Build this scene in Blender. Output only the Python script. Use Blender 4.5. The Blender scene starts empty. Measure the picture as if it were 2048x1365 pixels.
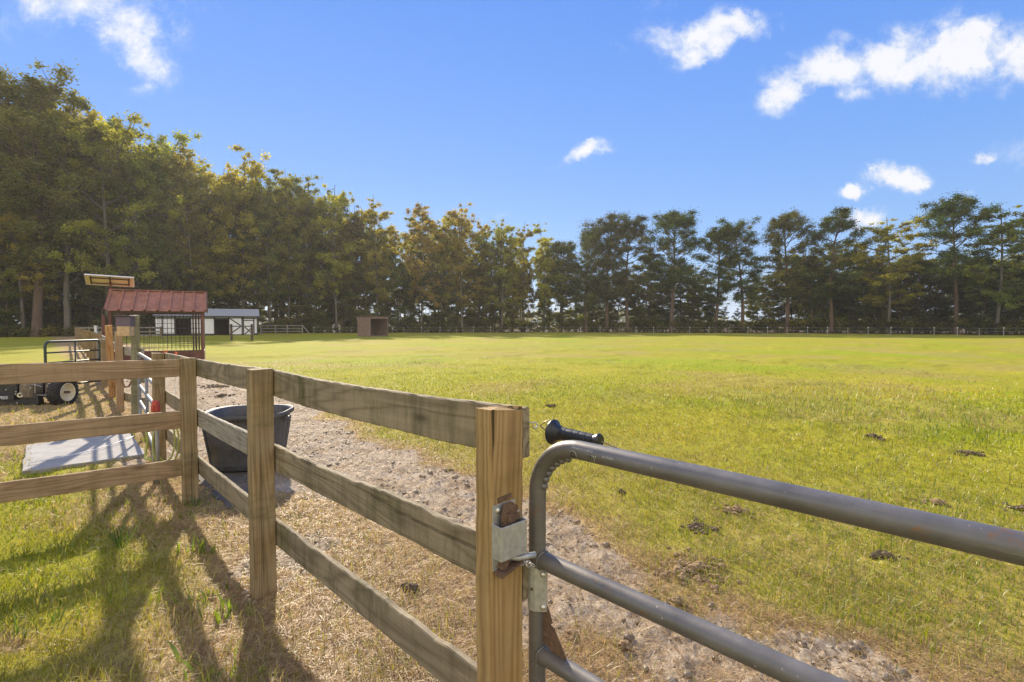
import bpy, math, random
import numpy as np
from mathutils import Vector, Matrix

sc = bpy.context.scene
COL = sc.collection
R = math.radians

# ------------------------------------------------------------------ camera
CAM_H = 1.45
F_PX = 1000.0
PITCH = math.atan(32.5 / F_PX)
cam_data = bpy.data.cameras.new("camera")
cam_data.sensor_fit = 'HORIZONTAL'
cam_data.sensor_width = 36.0
cam_data.lens = 36.0 * F_PX / 2048.0
cam_data.clip_start = 0.05
cam_data.clip_end = 6000
cam = bpy.data.objects.new("camera", cam_data)
COL.objects.link(cam)
cam.location = (0, 0, CAM_H)
cam.rotation_euler = (math.pi / 2 - PITCH, 0, 0)
sc.camera = cam

# ------------------------------------------------------------------ world and sun
SUN_AZ = R(-23.5)      # measured from +Y towards +X
SUN_EL = R(28.0)
world = bpy.data.worlds.new("World")
sc.world = world
world.use_nodes = True


def N(nt, typ, **kw):
    n = nt.nodes.new(typ)
    for k, v in kw.items():
        if k == 'inp':
            for a, b in v.items():
                n.inputs[a].default_value = b
        else:
            setattr(n, k, v)
    return n


def L(nt, a, b):
    nt.links.new(a, b)


def M(nt, op, a, b=None, c=None, clamp=False):
    n = nt.nodes.new('ShaderNodeMath')
    n.operation = op
    n.use_clamp = clamp
    for i, v in enumerate((a, b, c)):
        if v is None:
            continue
        if isinstance(v, (int, float)):
            n.inputs[i].default_value = v
        else:
            nt.links.new(v, n.inputs[i])
    return n.outputs[0]


def mixc(nt, fac, a, b, blend='MIX'):
    n = nt.nodes.new('ShaderNodeMix')
    n.data_type = 'RGBA'
    n.blend_type = blend
    n.clamp_factor = True
    for idx, v in ((0, fac), (6, a), (7, b)):
        if isinstance(v, (int, float)):
            n.inputs[idx].default_value = v
        elif isinstance(v, (tuple, list)):
            n.inputs[idx].default_value = tuple(v) + ((1.0,) if len(v) == 3 else ())
        else:
            nt.links.new(v, n.inputs[idx])
    return n.outputs[2]


def ramp(nt, fac, stops, interp='LINEAR'):
    n = nt.nodes.new('ShaderNodeValToRGB')
    n.color_ramp.interpolation = interp
    els = n.color_ramp.elements
    while len(els) < len(stops):
        els.new(0.5)
    for e, (p, c) in zip(els, stops):
        e.position = p
        if isinstance(c, (int, float)):
            c = (c, c, c)
        e.color = tuple(c) + (1.0,)
    nt.links.new(fac, n.inputs[0])
    return n.outputs[0]


def build_world():
    nt = world.node_tree
    nt.nodes.clear()
    out = N(nt, 'ShaderNodeOutputWorld')
    bg = N(nt, 'ShaderNodeBackground')
    sky = N(nt, 'ShaderNodeTexSky')
    sky.sky_type = 'NISHITA'
    sky.sun_disc = False
    sky.sun_elevation = SUN_EL
    sky.sun_rotation = SUN_AZ
    sky.air_density = 1.0
    sky.dust_density = 0.0
    sky.ozone_density = 2.0
    tc = N(nt, 'ShaderNodeTexCoord')
    sep = N(nt, 'ShaderNodeSeparateXYZ')
    L(nt, tc.outputs['Generated'], sep.inputs[0])
    z = sep.outputs[2]
    # deep blue overhead to paler blue low down, mixed with the physical sky
    grad = ramp(nt, M(nt, 'MAXIMUM', z, 0.0), [(0.0, (1.75, 2.75, 4.2)), (0.12, (1.3, 2.5, 4.6)), (0.3, (0.85, 2.0, 4.7)),
                                              (0.55, (0.50, 1.5, 4.6)), (1.0, (0.45, 1.3, 4.2))])
    base = mixc(nt, 0.88, sky.outputs[0], grad)
    # broad bright cloud added to the unseen sky behind the camera as fill light
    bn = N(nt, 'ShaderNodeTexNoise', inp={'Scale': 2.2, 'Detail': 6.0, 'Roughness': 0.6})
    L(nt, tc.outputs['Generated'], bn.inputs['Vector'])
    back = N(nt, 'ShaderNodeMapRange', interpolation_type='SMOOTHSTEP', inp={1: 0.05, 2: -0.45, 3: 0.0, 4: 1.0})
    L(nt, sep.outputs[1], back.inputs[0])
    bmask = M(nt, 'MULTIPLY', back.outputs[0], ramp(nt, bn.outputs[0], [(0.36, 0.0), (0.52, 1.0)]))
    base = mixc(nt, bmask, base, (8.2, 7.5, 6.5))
    # clouds, laid out by direction in the sky
    yy = M(nt, 'MAXIMUM', sep.outputs[1], 0.02)
    u = M(nt, 'DIVIDE', sep.outputs[0], yy)
    v = M(nt, 'DIVIDE', z, yy)
    comb = N(nt, 'ShaderNodeCombineXYZ')
    L(nt, u, comb.inputs[0]); L(nt, v, comb.inputs[1])
    nz = N(nt, 'ShaderNodeTexNoise', inp={'Scale': 9.0, 'Detail': 8.0, 'Roughness': 0.62, 'Distortion': 0.3})
    L(nt, comb.outputs[0], nz.inputs['Vector'])
    nz2 = N(nt, 'ShaderNodeTexNoise', inp={'Scale': 24.0, 'Detail': 9.0, 'Roughness': 0.72})
    L(nt, comb.outputs[0], nz2.inputs['Vector'])
    # (px, py, half width, half height, tilt deg, strength)
    wn = N(nt, 'ShaderNodeTexNoise', inp={'Scale': 7.0, 'Detail': 7.0, 'Roughness': 0.68})
    L(nt, comb.outputs[0], wn.inputs['Vector'])
    wsep = N(nt, 'ShaderNodeSeparateColor'); L(nt, wn.outputs['Color'], wsep.inputs[0])
    u = M(nt, 'ADD', u, M(nt, 'MULTIPLY', M(nt, 'SUBTRACT', wsep.outputs[0], 0.5), 0.16))
    v = M(nt, 'ADD', v, M(nt, 'MULTIPLY', M(nt, 'SUBTRACT', wsep.outputs[1], 0.5), 0.10))
    clouds = [(235, 25, 165, 65, -8, 0.8), (280, 95, 95, 45, -35, 0.8), (330, 120, 40, 26, -30, 0.55), (290, 180, 60, 16, 5, 0.42),
              (20, 60, 70, 60, 0, 0.32), (1400, 72, 95, 35, 6, 1.05), (1480, 65, 65, 30, -10, 1.0), (1370, 110, 50, 22, 25, 0.75), (1330, 20, 70, 25, 0, 0.38),
              (1230, 90, 40, 12, -30, 0.36),
              (1570, 190, 60, 30, 35, 0.95), (1650, 150, 110, 40, 8, 1.1), (1760, 145, 70, 45, 0, 1.05), (1880, 120, 110, 62, 0, 1.2),
              (1930, 85, 45, 35, 20, 1.1), (2040, 130, 110, 55, 0, 1.2), (1690, 195, 60, 20, -5, 0.7), (1680, 92, 50, 20, 0, 0.36),
              (1160, 308, 60, 16, 24, 0.85), (1200, 295, 40, 10, 8, 0.6), (1790, 348, 62, 19, -4, 1.1), (1830, 358, 34, 22, -10, 1.0),
              (1733, 335, 14, 11, 0, 0.8), (1698, 374, 28, 15, 0, 1.0), (1722, 438, 50, 24, 0, 1.1), (1700, 455, 30, 12, 0, 0.8),
              (1965, 316, 26, 12, 20, 0.55), (1920, 380, 18, 9, 0, 0.45), (1010, 425, 40, 8, 15, 0.35), (640, 230, 40, 60, 0, 0.25),
              (2200, 300, 160, 40, 5, 0.9), (-220, 120, 200, 70, 10, 0.8)]
    acc = None
    for (px, py, a, b, tilt, s) in clouds:
        cu, cv = (px - 1024) / 1000.0, (650 - py) / 1000.0
        t = R(tilt)
        du = M(nt, 'SUBTRACT', u, cu)
        dv = M(nt, 'SUBTRACT', v, cv)
        p = M(nt, 'ADD', M(nt, 'MULTIPLY', du, math.cos(t) * 1000 / a), M(nt, 'MULTIPLY', dv, math.sin(t) * 1000 / a))
        q = M(nt, 'ADD', M(nt, 'MULTIPLY', du, -math.sin(t) * 1000 / b), M(nt, 'MULTIPLY', dv, math.cos(t) * 1000 / b))
        r2 = M(nt, 'ADD', M(nt, 'MULTIPLY', p, p), M(nt, 'MULTIPLY', q, q))
        g = M(nt, 'MULTIPLY', M(nt, 'EXPONENT', M(nt, 'MULTIPLY', r2, -0.75)), s)
        acc = g if acc is None else M(nt, 'MAXIMUM', acc, g)
    n_a = M(nt, 'MULTIPLY', M(nt, 'SUBTRACT', nz.outputs[0], 0.5), 2.1)
    n_b = M(nt, 'MULTIPLY', M(nt, 'SUBTRACT', nz2.outputs[0], 0.5), 0.9)
    dens = M(nt, 'ADD', acc, M(nt, 'MULTIPLY', M(nt, 'ADD', n_a, n_b), M(nt, 'MINIMUM', M(nt, 'MULTIPLY', acc, 2.2), 1.0)))
    mr = N(nt, 'ShaderNodeMapRange', interpolation_type='SMOOTHSTEP', inp={1: 0.2, 2: 1.02, 3: 0.0, 4: 1.0})
    L(nt, dens, mr.inputs[0])
    ccol = mixc(nt, ramp(nt, dens, [(0.45, 0.0), (1.0, 1.0)]), (3.4, 3.9, 4.8), (4.9, 4.9, 5.0))
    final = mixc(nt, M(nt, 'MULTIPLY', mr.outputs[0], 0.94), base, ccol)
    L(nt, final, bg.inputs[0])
    bg.inputs[1].default_value = 0.10
    L(nt, bg.outputs[0], out.inputs[0])


build_world()

sun_data = bpy.data.lights.new("sun", 'SUN')
sun_data.energy = 4.5
sun_data.angle = R(0.9)
sun_data.color = (1.0, 0.86, 0.66)
sun = bpy.data.objects.new("sun", sun_data)
COL.objects.link(sun)
sdir = Vector((math.sin(SUN_AZ) * math.cos(SUN_EL), math.cos(SUN_AZ) * math.cos(SUN_EL), math.sin(SUN_EL)))
sun.rotation_euler = sdir.to_track_quat('Z', 'Y').to_euler()
sun.location = sdir * 50

sc.view_settings.view_transform = 'Standard'
sc.view_settings.look = 'None'
sc.view_settings.exposure = 1.0
sc.view_settings.gamma = 1.0
sc.view_settings.use_curve_mapping = False
sc.cycles.max_bounces = 8
sc.cycles.transparent_max_bounces = 8

# ------------------------------------------------------------------ picture-to-place measuring
_F = Vector((0, math.cos(PITCH), -math.sin(PITCH)))
_U = Vector((0, math.sin(PITCH), math.cos(PITCH)))


def ray(px, py):
    return Vector((1, 0, 0)) * ((px - 1024) / F_PX) + _U * ((682.5 - py) / F_PX) + _F


def at(px, py, Y):
    d = ray(px, py)
    return Vector((0, 0, CAM_H)) + d * (Y / d.y)


def ground_at(px, py):
    d = ray(px, py)
    return Vector((0, 0, CAM_H)) + d * (CAM_H / -d.z)


# ------------------------------------------------------------------ numeric noise
def _hash(ix, iy, seed):
    h = (ix.astype(np.int64) * 374761393 + iy.astype(np.int64) * 668265263 + seed * 1442695041) & 0xFFFFFFFF
    h = ((h ^ (h >> 13)) * 1274126177) & 0xFFFFFFFF
    h = h ^ (h >> 16)
    return (h & 0xFFFF) / 65535.0


def vnoise(x, y, seed=0):
    x = np.asarray(x, float); y = np.asarray(y, float)
    ix, iy = np.floor(x), np.floor(y)
    fx, fy = x - ix, y - iy
    fx = fx * fx * (3 - 2 * fx); fy = fy * fy * (3 - 2 * fy)
    a = _hash(ix, iy, seed); b = _hash(ix + 1, iy, seed)
    c = _hash(ix, iy + 1, seed); d = _hash(ix + 1, iy + 1, seed)
    return (a * (1 - fx) + b * fx) * (1 - fy) + (c * (1 - fx) + d * fx) * fy


def fbm(x, y, scale, octaves=4, seed=0):
    s, amp, tot = 0.0, 1.0, 0.0
    x = np.asarray(x, float) * scale; y = np.asarray(y, float) * scale
    for o in range(octaves):
        s = s + amp * vnoise(x + 17.3 * o, y - 9.1 * o, seed + o)
        tot += amp
        amp *= 0.5
        x, y = x * 2.03, y * 2.03
    return s / tot


def sstep(a, b, x):
    t = np.clip((x - a) / (b - a), 0, 1)
    return t * t * (3 - 2 * t)


# fence line frame: point C, u along the fence away from camera, n into the paddock
C0 = np.array((-0.086, 1.36))
UV_ = np.array((-0.68, 0.733)); UV_ = UV_ / np.linalg.norm(UV_)
NV_ = np.array((UV_[1], -UV_[0]))


def st(x, y):
    dx, dy = np.asarray(x) - C0[0], np.asarray(y) - C0[1]
    return dx * UV_[0] + dy * UV_[1], dx * NV_[0] + dy * NV_[1]


def zones(x, y):
    """dirt, straw, lush, forest floor weights at ground points"""
    s, t = st(x, y)
    wob = (fbm(x, y, 0.55, 4, 3) - 0.5) * 3.2
    wob2 = (fbm(x, y, 2.3, 4, 9) - 0.5) * 2.2
    far = 1.5 + np.clip(s, -2, 12) * 0.145
    near = 0.82 - np.clip(s - 2, 0, 5) * 0.12
    tt = t + wob * 0.42 + wob2 * 0.32
    dirt = sstep(near - 0.25, near + 0.35, tt) * (1 - sstep(far - 0.3, far + 0.25, tt))
    dirt = dirt * (1 - sstep(17, 22, s)) * sstep(-7, -2.5, s + wob)
    # thin bare gaps beside the fence
    dirt = np.maximum(dirt, 0.8 * sstep(0.62, 0.75, fbm(x, y, 1.3, 4, 31)) * sstep(-0.5, -0.1, tt) * (1 - sstep(0.8, 1.4, tt)) * (1 - sstep(14, 18, s)))
    straw = sstep(-0.95, 0.0, t + wob * 0.5) * (1 - sstep(far - 0.1, far + 0.8, tt))
    lawn_straw = sstep(0.49, 0.62, fbm(x, y, 1.1, 4, 21) + 0.05 * wob2) * (t < 0.4) * (1 - sstep(10, 24, y))
    straw = np.maximum(straw, lawn_straw * 0.9)
    pen = sstep(5.5, 7, s) * (1 - sstep(15, 22, s)) * sstep(-3.4, -1.6, t + wob) * (t < 0.6)
    straw = np.maximum(straw, pen * 0.85)
    field_straw = 0.32 * sstep(0.5, 0.68, fbm(x, y, 0.35, 5, 41)) * (t > 1.5)
    field_straw = np.maximum(field_straw, 0.45 * (1 - sstep(2.5, 6.0, t)) * (t > 1.2) * fbm(x, y, 1.7, 4, 44) * 1.2)
    straw = np.clip(np.maximum(straw, field_straw), 0, 1)
    lush = sstep(0.5, 0.7, fbm(x * 0.6, y, 0.30, 4, 51)) * sstep(2.5, 4.5, t) * (1 - sstep(50, 75, y))
    ang = np.arctan2(x, y)
    edge = forest_z(np.tan(np.clip(ang, -1.2, 1.2)) * 1000 + 1024)
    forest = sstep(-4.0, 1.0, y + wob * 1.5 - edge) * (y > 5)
    return dirt, straw, lush, forest


PX_K = [-900, -200, 0, 250, 330, 520, 720, 1000, 1150, 1345, 1570, 1775, 1905, 2048, 2300, 3200]
Z_K = [46, 56, 60, 66, 78, 85, 90, 94, 96, 92, 85, 79, 74, 69, 64, 60]


def forest_z(px):
    return np.interp(px, PX_K, Z_K)


def ground_h(x, y):
    x = np.asarray(x, float); y = np.asarray(y, float)
    r = np.hypot(x, y)
    h = (fbm(x, y, 0.25, 3, 5) - 0.5) * 0.10 * sstep(3, 12, r)
    h = h + (fbm(x, y, 1.6, 3, 6) - 0.5) * 0.035
    near = 1 - sstep(14, 22, r)
    dirt, straw, lush, forest = zones(x, y)
    rough = (np.abs(fbm(x, y, 7.0, 3, 7) - 0.5) * 2)
    h = h + near * dirt * (0.05 * rough - 0.025 + 0.02 * (fbm(x, y, 26.0, 2, 8) - 0.5))
    h = h + near * (1 - dirt) * 0.02 * (fbm(x, y, 14.0, 2, 12) - 0.5)
    h = h + lush * 0.03
    tt_ = st(x, y)[1]
    h = h + 0.055 * sstep(0.56, 0.72, fbm(x, y, 0.8, 3, 15)) * sstep(3, 6, tt_) * sstep(5, 9, r) * (1 - sstep(45, 70, r))
    return h


def gh(x, y):
    return float(ground_h(np.array([x]), np.array([y]))[0])


# ------------------------------------------------------------------ mesh builder
class MB:
    def __init__(self):
        self.v = []; self.f = []

    def add(self, verts, faces):
        b = len(self.v)
        self.v += [tuple(p) for p in verts]
        self.f += [tuple(i + b for i in f) for f in faces]
        return self

    def box(self, c, s, m=None, bev=0.0):
        hx, hy, hz = s[0] / 2, s[1] / 2, s[2] / 2
        if bev <= 0:
            pts = [Vector((x, y, z)) for z in (-hz, hz) for y in (-hy, hy) for x in (-hx, hx)]
            fs = [(0, 2, 3, 1), (4, 5, 7, 6), (0, 1, 5, 4), (2, 6, 7, 3), (0, 4, 6, 2), (1, 3, 7, 5)]
        else:
            b = min(bev, hx * .9, hy * .9, hz * .9)
            pts = []; idx = {}
            for sx in (-1, 1):
                for sy in (-1, 1):
                    for sz in (-1, 1):
                        for ax in range(3):
                            p = [sx * hx, sy * hy, sz * hz]
                            sg = (sx, sy, sz)
                            for k in range(3):
                                if k != ax:
                                    p[k] -= sg[k] * b
                            idx[(sx, sy, sz, ax)] = len(pts)
                            pts.append(Vector(p))
            fs = []
            for ax in range(3):
                o1, o2 = [k for k in range(3) if k != ax]
                for sg in (-1, 1):
                    loop = []
                    for a, c_ in ((-1, -1), (1, -1), (1, 1), (-1, 1)):
                        k = [0, 0, 0]; k[ax] = sg; k[o1] = a; k[o2] = c_
                        loop.append(idx[(k[0], k[1], k[2], ax)])
                    fs.append(tuple(loop))
            for ax in range(3):   # edges parallel to ax
                o1, o2 = [k for k in range(3) if k != ax]
                for a in (-1, 1):
                    for c_ in (-1, 1):
                        k0 = [0, 0, 0]; k1 = [0, 0, 0]
                        k0[ax] = -1; k1[ax] = 1
                        for k in (k0, k1):
                            k[o1] = a; k[o2] = c_
                        fs.append((idx[(*k0, o1)], idx[(*k1, o1)], idx[(*k1, o2)], idx[(*k0, o2)]))
            for sx in (-1, 1):
                for sy in (-1, 1):
                    for sz in (-1, 1):
                        fs.append((idx[(sx, sy, sz, 0)], idx[(sx, sy, sz, 1)], idx[(sx, sy, sz, 2)]))
        if m is not None:
            pts = [m @ p for p in pts]
        c = Vector(c)
        return self.add([p + c for p in pts], fs)

    def tube(self, path, rad, n=10, caps=True, flat=1.0):
        path = [Vector(p) for p in path]
        if isinstance(rad, (int, float)):
            rad = [rad] * len(path)
        rings = []
        t0 = (path[1] - path[0]).normalized()
        ref = Vector((0, 0, 1)) if abs(t0.z) < 0.9 else Vector((1, 0, 0))
        nrm = (ref - t0 * ref.dot(t0)).normalized()
        for i, p in enumerate(path):
            if i == 0: t = t0
            elif i == len(path) - 1: t = (path[i] - path[i - 1]).normalized()
            else: t = ((path[i + 1] - path[i]).normalized() + (path[i] - path[i - 1]).normalized()).normalized()
            nrm = (nrm - t * nrm.dot(t)).normalized()
            bn = t.cross(nrm)
            rings.append([p + (nrm * math.cos(2 * math.pi * k / n) + bn * math.sin(2 * math.pi * k / n) * flat) * rad[i] for k in range(n)])
        vs = [q for r_ in rings for q in r_]
        fs = []
        for i in range(len(rings) - 1):
            for k in range(n):
                a = i * n + k; b = i * n + (k + 1) % n
                fs.append((a, b, b + n, a + n))
        if caps:
            fs.append(tuple(range(n - 1, -1, -1)))
            fs.append(tuple(range((len(rings) - 1) * n, len(rings) * n)))
        return self.add(vs, fs)

    def lathe(self, prof, m=None, n=20, c=(0, 0, 0), close=False):
        vs, fs = [], []
        for (r_, z) in prof:
            for k in range(n):
                a = 2 * math.pi * k / n
                vs.append(Vector((r_ * math.cos(a), r_ * math.sin(a), z)))
        for i in range(len(prof) - 1):
            for k in range(n):
                a = i * n + k; b = i * n + (k + 1) % n
                fs.append((a, b, b + n, a + n))
        if close:
            fs.append(tuple(range(n - 1, -1, -1)))
            fs.append(tuple(range((len(prof) - 1) * n, len(prof) * n)))
        if m is not None:
            vs = [m @ p for p in vs]
        c = Vector(c)
        return self.add([p + c for p in vs], fs)

    def prism(self, poly, y0, y1, m=None, c=(0, 0, 0)):
        """polygon in local XZ pulled along Y"""
        n = len(poly)
        vs = [Vector((x, y0, z)) for x, z in poly] + [Vector((x, y1, z)) for x, z in poly]
        fs = [tuple(range(n)), tuple(range(2 * n - 1, n - 1, -1))]
        for k in range(n):
            a, b = k, (k + 1) % n
            fs.append((b, a, a + n, b + n))
        if m is not None:
            vs = [m @ p for p in vs]
        c = Vector(c)
        return self.add([p + c for p in vs], fs)

    def blob(self, c, r_, seed=0, sq=(1, 1, 1), rough=0.25, sub=1):
        t = (1 + 5 ** .5) / 2
        vs = [Vector(p).normalized() for p in [(-1, t, 0), (1, t, 0), (-1, -t, 0), (1, -t, 0), (0, -1, t), (0, 1, t), (0, -1, -t), (0, 1, -t), (t, 0, -1), (t, 0, 1), (-t, 0, -1), (-t, 0, 1)]]
        fs = [(0, 11, 5), (0, 5, 1), (0, 1, 7), (0, 7, 10), (0, 10, 11), (1, 5, 9), (5, 11, 4), (11, 10, 2), (10, 7, 6), (7, 1, 8), (3, 9, 4), (3, 4, 2), (3, 2, 6), (3, 6, 8), (3, 8, 9), (4, 9, 5), (2, 4, 11), (6, 2, 10), (8, 6, 7), (9, 8, 1)]
        for _ in range(sub):
            mid = {}; nf = []
            def md(a, b):
                k = (min(a, b), max(a, b))
                if k not in mid:
                    vs.append(((vs[a] + vs[b]) / 2).normalized()); mid[k] = len(vs) - 1
                return mid[k]
            for a, b, c_ in fs:
                x, y, z = md(a, b), md(b, c_), md(c_, a)
                nf += [(a, x, z), (b, y, x), (c_, z, y), (x, y, z)]
            fs = nf
        rr = random.Random(seed)
        c = Vector(c)
        out = []
        for p in vs:
            k = r_ * (1 + rr.uniform(-rough, rough))
            out.append(c + Vector((p.x * sq[0], p.y * sq[1], p.z * sq[2])) * k)
        return self.add(out, fs)

    def build(self, name, mat, parent=None, loc=(0, 0, 0), mtx=None, smooth=False, auto=None):
        me = bpy.data.meshes.new(name)
        me.from_pydata([tuple(p) for p in self.v], [], self.f)
        me.update()
        if smooth or auto:
            me.polygons.foreach_set('use_smooth', [True] * len(me.polygons))
            if auto:
                try:
                    me.set_sharp_from_angle(angle=R(auto))
                except Exception:
                    pass
        if mat is not None:
            me.materials.append(mat)
        return link(name, me, parent, loc, mtx)


def link(name, me, parent=None, loc=(0, 0, 0), mtx=None):
    o = bpy.data.objects.new(name, me)
    COL.objects.link(o)
    if parent is not None:
        o.parent = parent
    if mtx is not None:
        o.matrix_basis = mtx
    else:
        o.location = loc
    return o


def tag(o, label=None, cat=None, group=None, kind=None):
    if label: o['label'] = label
    if cat: o['category'] = cat
    if group: o['group'] = group
    if kind: o['kind'] = kind
    return o


def thing(name, label, cat, loc=(0, 0, 0), rotz=0.0, group=None):
    o = bpy.data.objects.new(name, None)
    COL.objects.link(o)
    o.empty_display_size = 0.1
    o.location = loc
    o.rotation_euler = (0, 0, rotz)
    return tag(o, label, cat, group)


# ------------------------------------------------------------------ materials
def new_mat(name):
    m = bpy.data.materials.new(name)
    m.use_nodes = True
    nt = m.node_tree
    bsdf = nt.nodes['Principled BSDF']
    return m, nt, bsdf


def simple(name, col, rough=0.6, metal=0.0, var=0.15, scale=8.0, bump=0.0, spec=0.5, dirt=None):
    m, nt, b = new_mat(name)
    tc = N(nt, 'ShaderNodeTexCoord')
    nz = N(nt, 'ShaderNodeTexNoise', inp={'Scale': scale, 'Detail': 5.0, 'Roughness': 0.65})
    L(nt, tc.outputs['Object'], nz.inputs['Vector'])
    c1 = tuple(c * (1 - var) for c in col); c2 = tuple(min(1, c * (1 + var)) for c in col)
    cc = ramp(nt, nz.outputs[0], [(0.3, c1), (0.7, c2)])
    if dirt:
        nz2 = N(nt, 'ShaderNodeTexNoise', inp={'Scale': scale * 0.4, 'Detail': 6.0, 'Roughness': 0.7})
        L(nt, tc.outputs['Object'], nz2.inputs['Vector'])
        cc = mixc(nt, ramp(nt, nz2.outputs[0], [(dirt[1], 0.0), (dirt[1] + 0.12, 1.0)]), cc, dirt[0])
    L(nt, cc, b.inputs['Base Color'])
    b.inputs['Roughness'].default_value = rough
    b.inputs['Metallic'].default_value = metal
    b.inputs['Specular IOR Level'].default_value = spec
    if bump > 0:
        bp = N(nt, 'ShaderNodeBump', inp={'Strength': bump, 'Distance': 0.01})
        L(nt, nz.outputs[0], bp.inputs['Height'])
        L(nt, bp.outputs[0], b.inputs['Normal'])
    return m


def wood(name, light, dark, moss=0.3, crack=0.4, grain=1.0, streak=0.3, knots=True, crw=1.0):
    """planks; grain runs along local X, local Z is the board's height"""
    m, nt, b = new_mat(name)
    tc = N(nt, 'ShaderNodeTexCoord')
    oi = N(nt, 'ShaderNodeObjectInfo')
    off = N(nt, 'ShaderNodeVectorMath', operation='SCALE')
    cmb = N(nt, 'ShaderNodeCombineXYZ', inp={1: 0.31, 2: 0.17})
    L(nt, oi.outputs['Random'], cmb.inputs[0])
    L(nt, cmb.outputs[0], off.inputs[0]); off.inputs['Scale'].default_value = 37.0
    addv = N(nt, 'ShaderNodeVectorMath', operation='ADD')
    L(nt, tc.outputs['Object'], addv.inputs[0]); L(nt, off.outputs[0], addv.inputs[1])
    P = addv.outputs[0]

    def noise(scale_vec, scale=1.0, detail=4.0, rough=0.6, dist=0.0):
        mp = N(nt, 'ShaderNodeMapping')
        mp.inputs['Scale'].default_value = scale_vec
        L(nt, P, mp.inputs['Vector'])
        n = N(nt, 'ShaderNodeTexNoise', inp={'Scale': scale, 'Detail': detail, 'Roughness': rough, 'Distortion': dist})
        L(nt, mp.outputs[0], n.inputs['Vector'])
        return n.outputs[0]
    rings = noise((0.55, 6, 6), grain, 2.0, 0.45, 0.5)
    frac = M(nt, 'FRACT', M(nt, 'MULTIPLY', rings, 13.0))
    line = M(nt, 'POWER', M(nt, 'ABSOLUTE', M(nt, 'SUBTRACT', M(nt, 'MULTIPLY', frac, 2.0), 1.0)), 2.0)
    fine = noise((4, 150, 150), 1.0, 4.0, 0.7)
    fac = M(nt, 'ADD', M(nt, 'MULTIPLY', line, 0.42), M(nt, 'MULTIPLY', fine, 0.62), clamp=True)
    mid = tuple((a + c) / 2 for a, c in zip(light, dark))
    col = ramp(nt, fac, [(0.12, light), (0.45, mid), (0.85, dark)])
    big = noise((1.6, 5, 5), 1.0, 5.0, 0.65)
    col = mixc(nt, ramp(nt, big, [(0.35, 0.0), (0.75, 0.45)]), col, tuple(c * 0.55 for c in dark))
    # knots
    if knots:
        mpk = N(nt, 'ShaderNodeMapping'); mpk.inputs['Scale'].default_value = (2.1, 0.0, 6.0)
        L(nt, P, mpk.inputs['Vector'])
        vo = N(nt, 'ShaderNodeTexVoronoi', inp={'Scale': 1.0, 'Randomness': 1.0})
        L(nt, mpk.outputs[0], vo.inputs['Vector'])
        kn = ramp(nt, vo.outputs['Distance'], [(0.055, 1.0), (0.11, 0.35), (0.17, 0.0)])
        sk = N(nt, 'ShaderNodeSeparateColor'); L(nt, vo.outputs['Color'], sk.inputs[0])
        kn = M(nt, 'MULTIPLY', kn, M(nt, 'GREATER_THAN', sk.outputs[0], 0.3))
        col = mixc(nt, M(nt, 'MULTIPLY', kn, 0.8), col, tuple(c * 0.28 for c in dark))
    # green-brown weathering, running down from the top edge in streaks
    sepo = N(nt, 'ShaderNodeSeparateXYZ'); L(nt, tc.outputs['Object'], sepo.inputs[0])
    if moss > 0:
        mn = noise((7, 3, 2.0), 1.0, 5.0, 0.7)
        mm = M(nt, 'MULTIPLY', ramp(nt, mn, [(0.5, 0.0), (0.72, 1.0)]), moss)
        col = mixc(nt, mm, col, (0.075, 0.075, 0.022))
    if streak > 0:
        sn = noise((16, 2, 1.2), 1.0, 4.0, 0.7)
        ss = M(nt, 'MULTIPLY', ramp(nt, sn, [(0.5, 0.0), (0.68, 1.0)]), streak)
        col = mixc(nt, ss, col, (0.06, 0.05, 0.03))
    cr = noise((0.22, 16, 16), 1.0, 2.0, 0.5, 0.1)
    cl = ramp(nt, M(nt, 'ABSOLUTE', M(nt, 'SUBTRACT', cr, 0.52)), [(0.0, 1.0), (0.005 * crw, 0.7), (0.010 * crw, 0.0)])
    cm = M(nt, 'MULTIPLY', cl, crack)
    col = mixc(nt, cm, col, (0.02, 0.014, 0.008))
    L(nt, col, b.inputs['Base Color'])
    b.inputs['Roughness'].default_value = 0.82
    b.inputs['Specular IOR Level'].default_value = 0.25
    h = M(nt, 'SUBTRACT', M(nt, 'MULTIPLY', fac, -0.5), M(nt, 'MULTIPLY', cm, 2.0))
    bp = N(nt, 'ShaderNodeBump', inp={'Strength': 0.55, 'Distance': 0.004})
    L(nt, h, bp.inputs['Height']); L(nt, bp.outputs[0], b.inputs['Normal'])
    return m


W_GREY = wood("weathered_board", (0.37, 0.31, 0.205), (0.17, 0.135, 0.085), moss=0.9, crack=0.5, streak=0.35)
W_BROWN = wood("brown_board", (0.46, 0.33, 0.20), (0.24, 0.155, 0.085), moss=0.35, crack=0.3, streak=0.15)
W_POST = wood("brown_post", (0.40, 0.30, 0.165), (0.20, 0.14, 0.07), moss=0.6, crack=0.5, streak=0.1)
W_NEW = wood("golden_post", (0.50, 0.35, 0.16), (0.25, 0.15, 0.06), moss=0.35, crack=0.95, grain=1.2, crw=2.2, streak=0.0)
W_ORANGE = wood("orange_post", (0.62, 0.36, 0.15), (0.36, 0.18, 0.06), moss=0.1, crack=0.5, streak=0.0)
W_TAN = wood("tan_post", (0.48, 0.34, 0.2), (0.28, 0.18, 0.1), moss=0.15, crack=0.5, streak=0.0)
W_GREEN = wood("mossy_post", (0.34, 0.33, 0.2), (0.2, 0.17, 0.1), moss=0.8, crack=0.4, streak=0.1)
W_SILVER = wood("silvered_board", (0.42, 0.39, 0.33), (0.22, 0.19, 0.15), moss=0.2, crack=0.4, streak=0.2)
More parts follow.
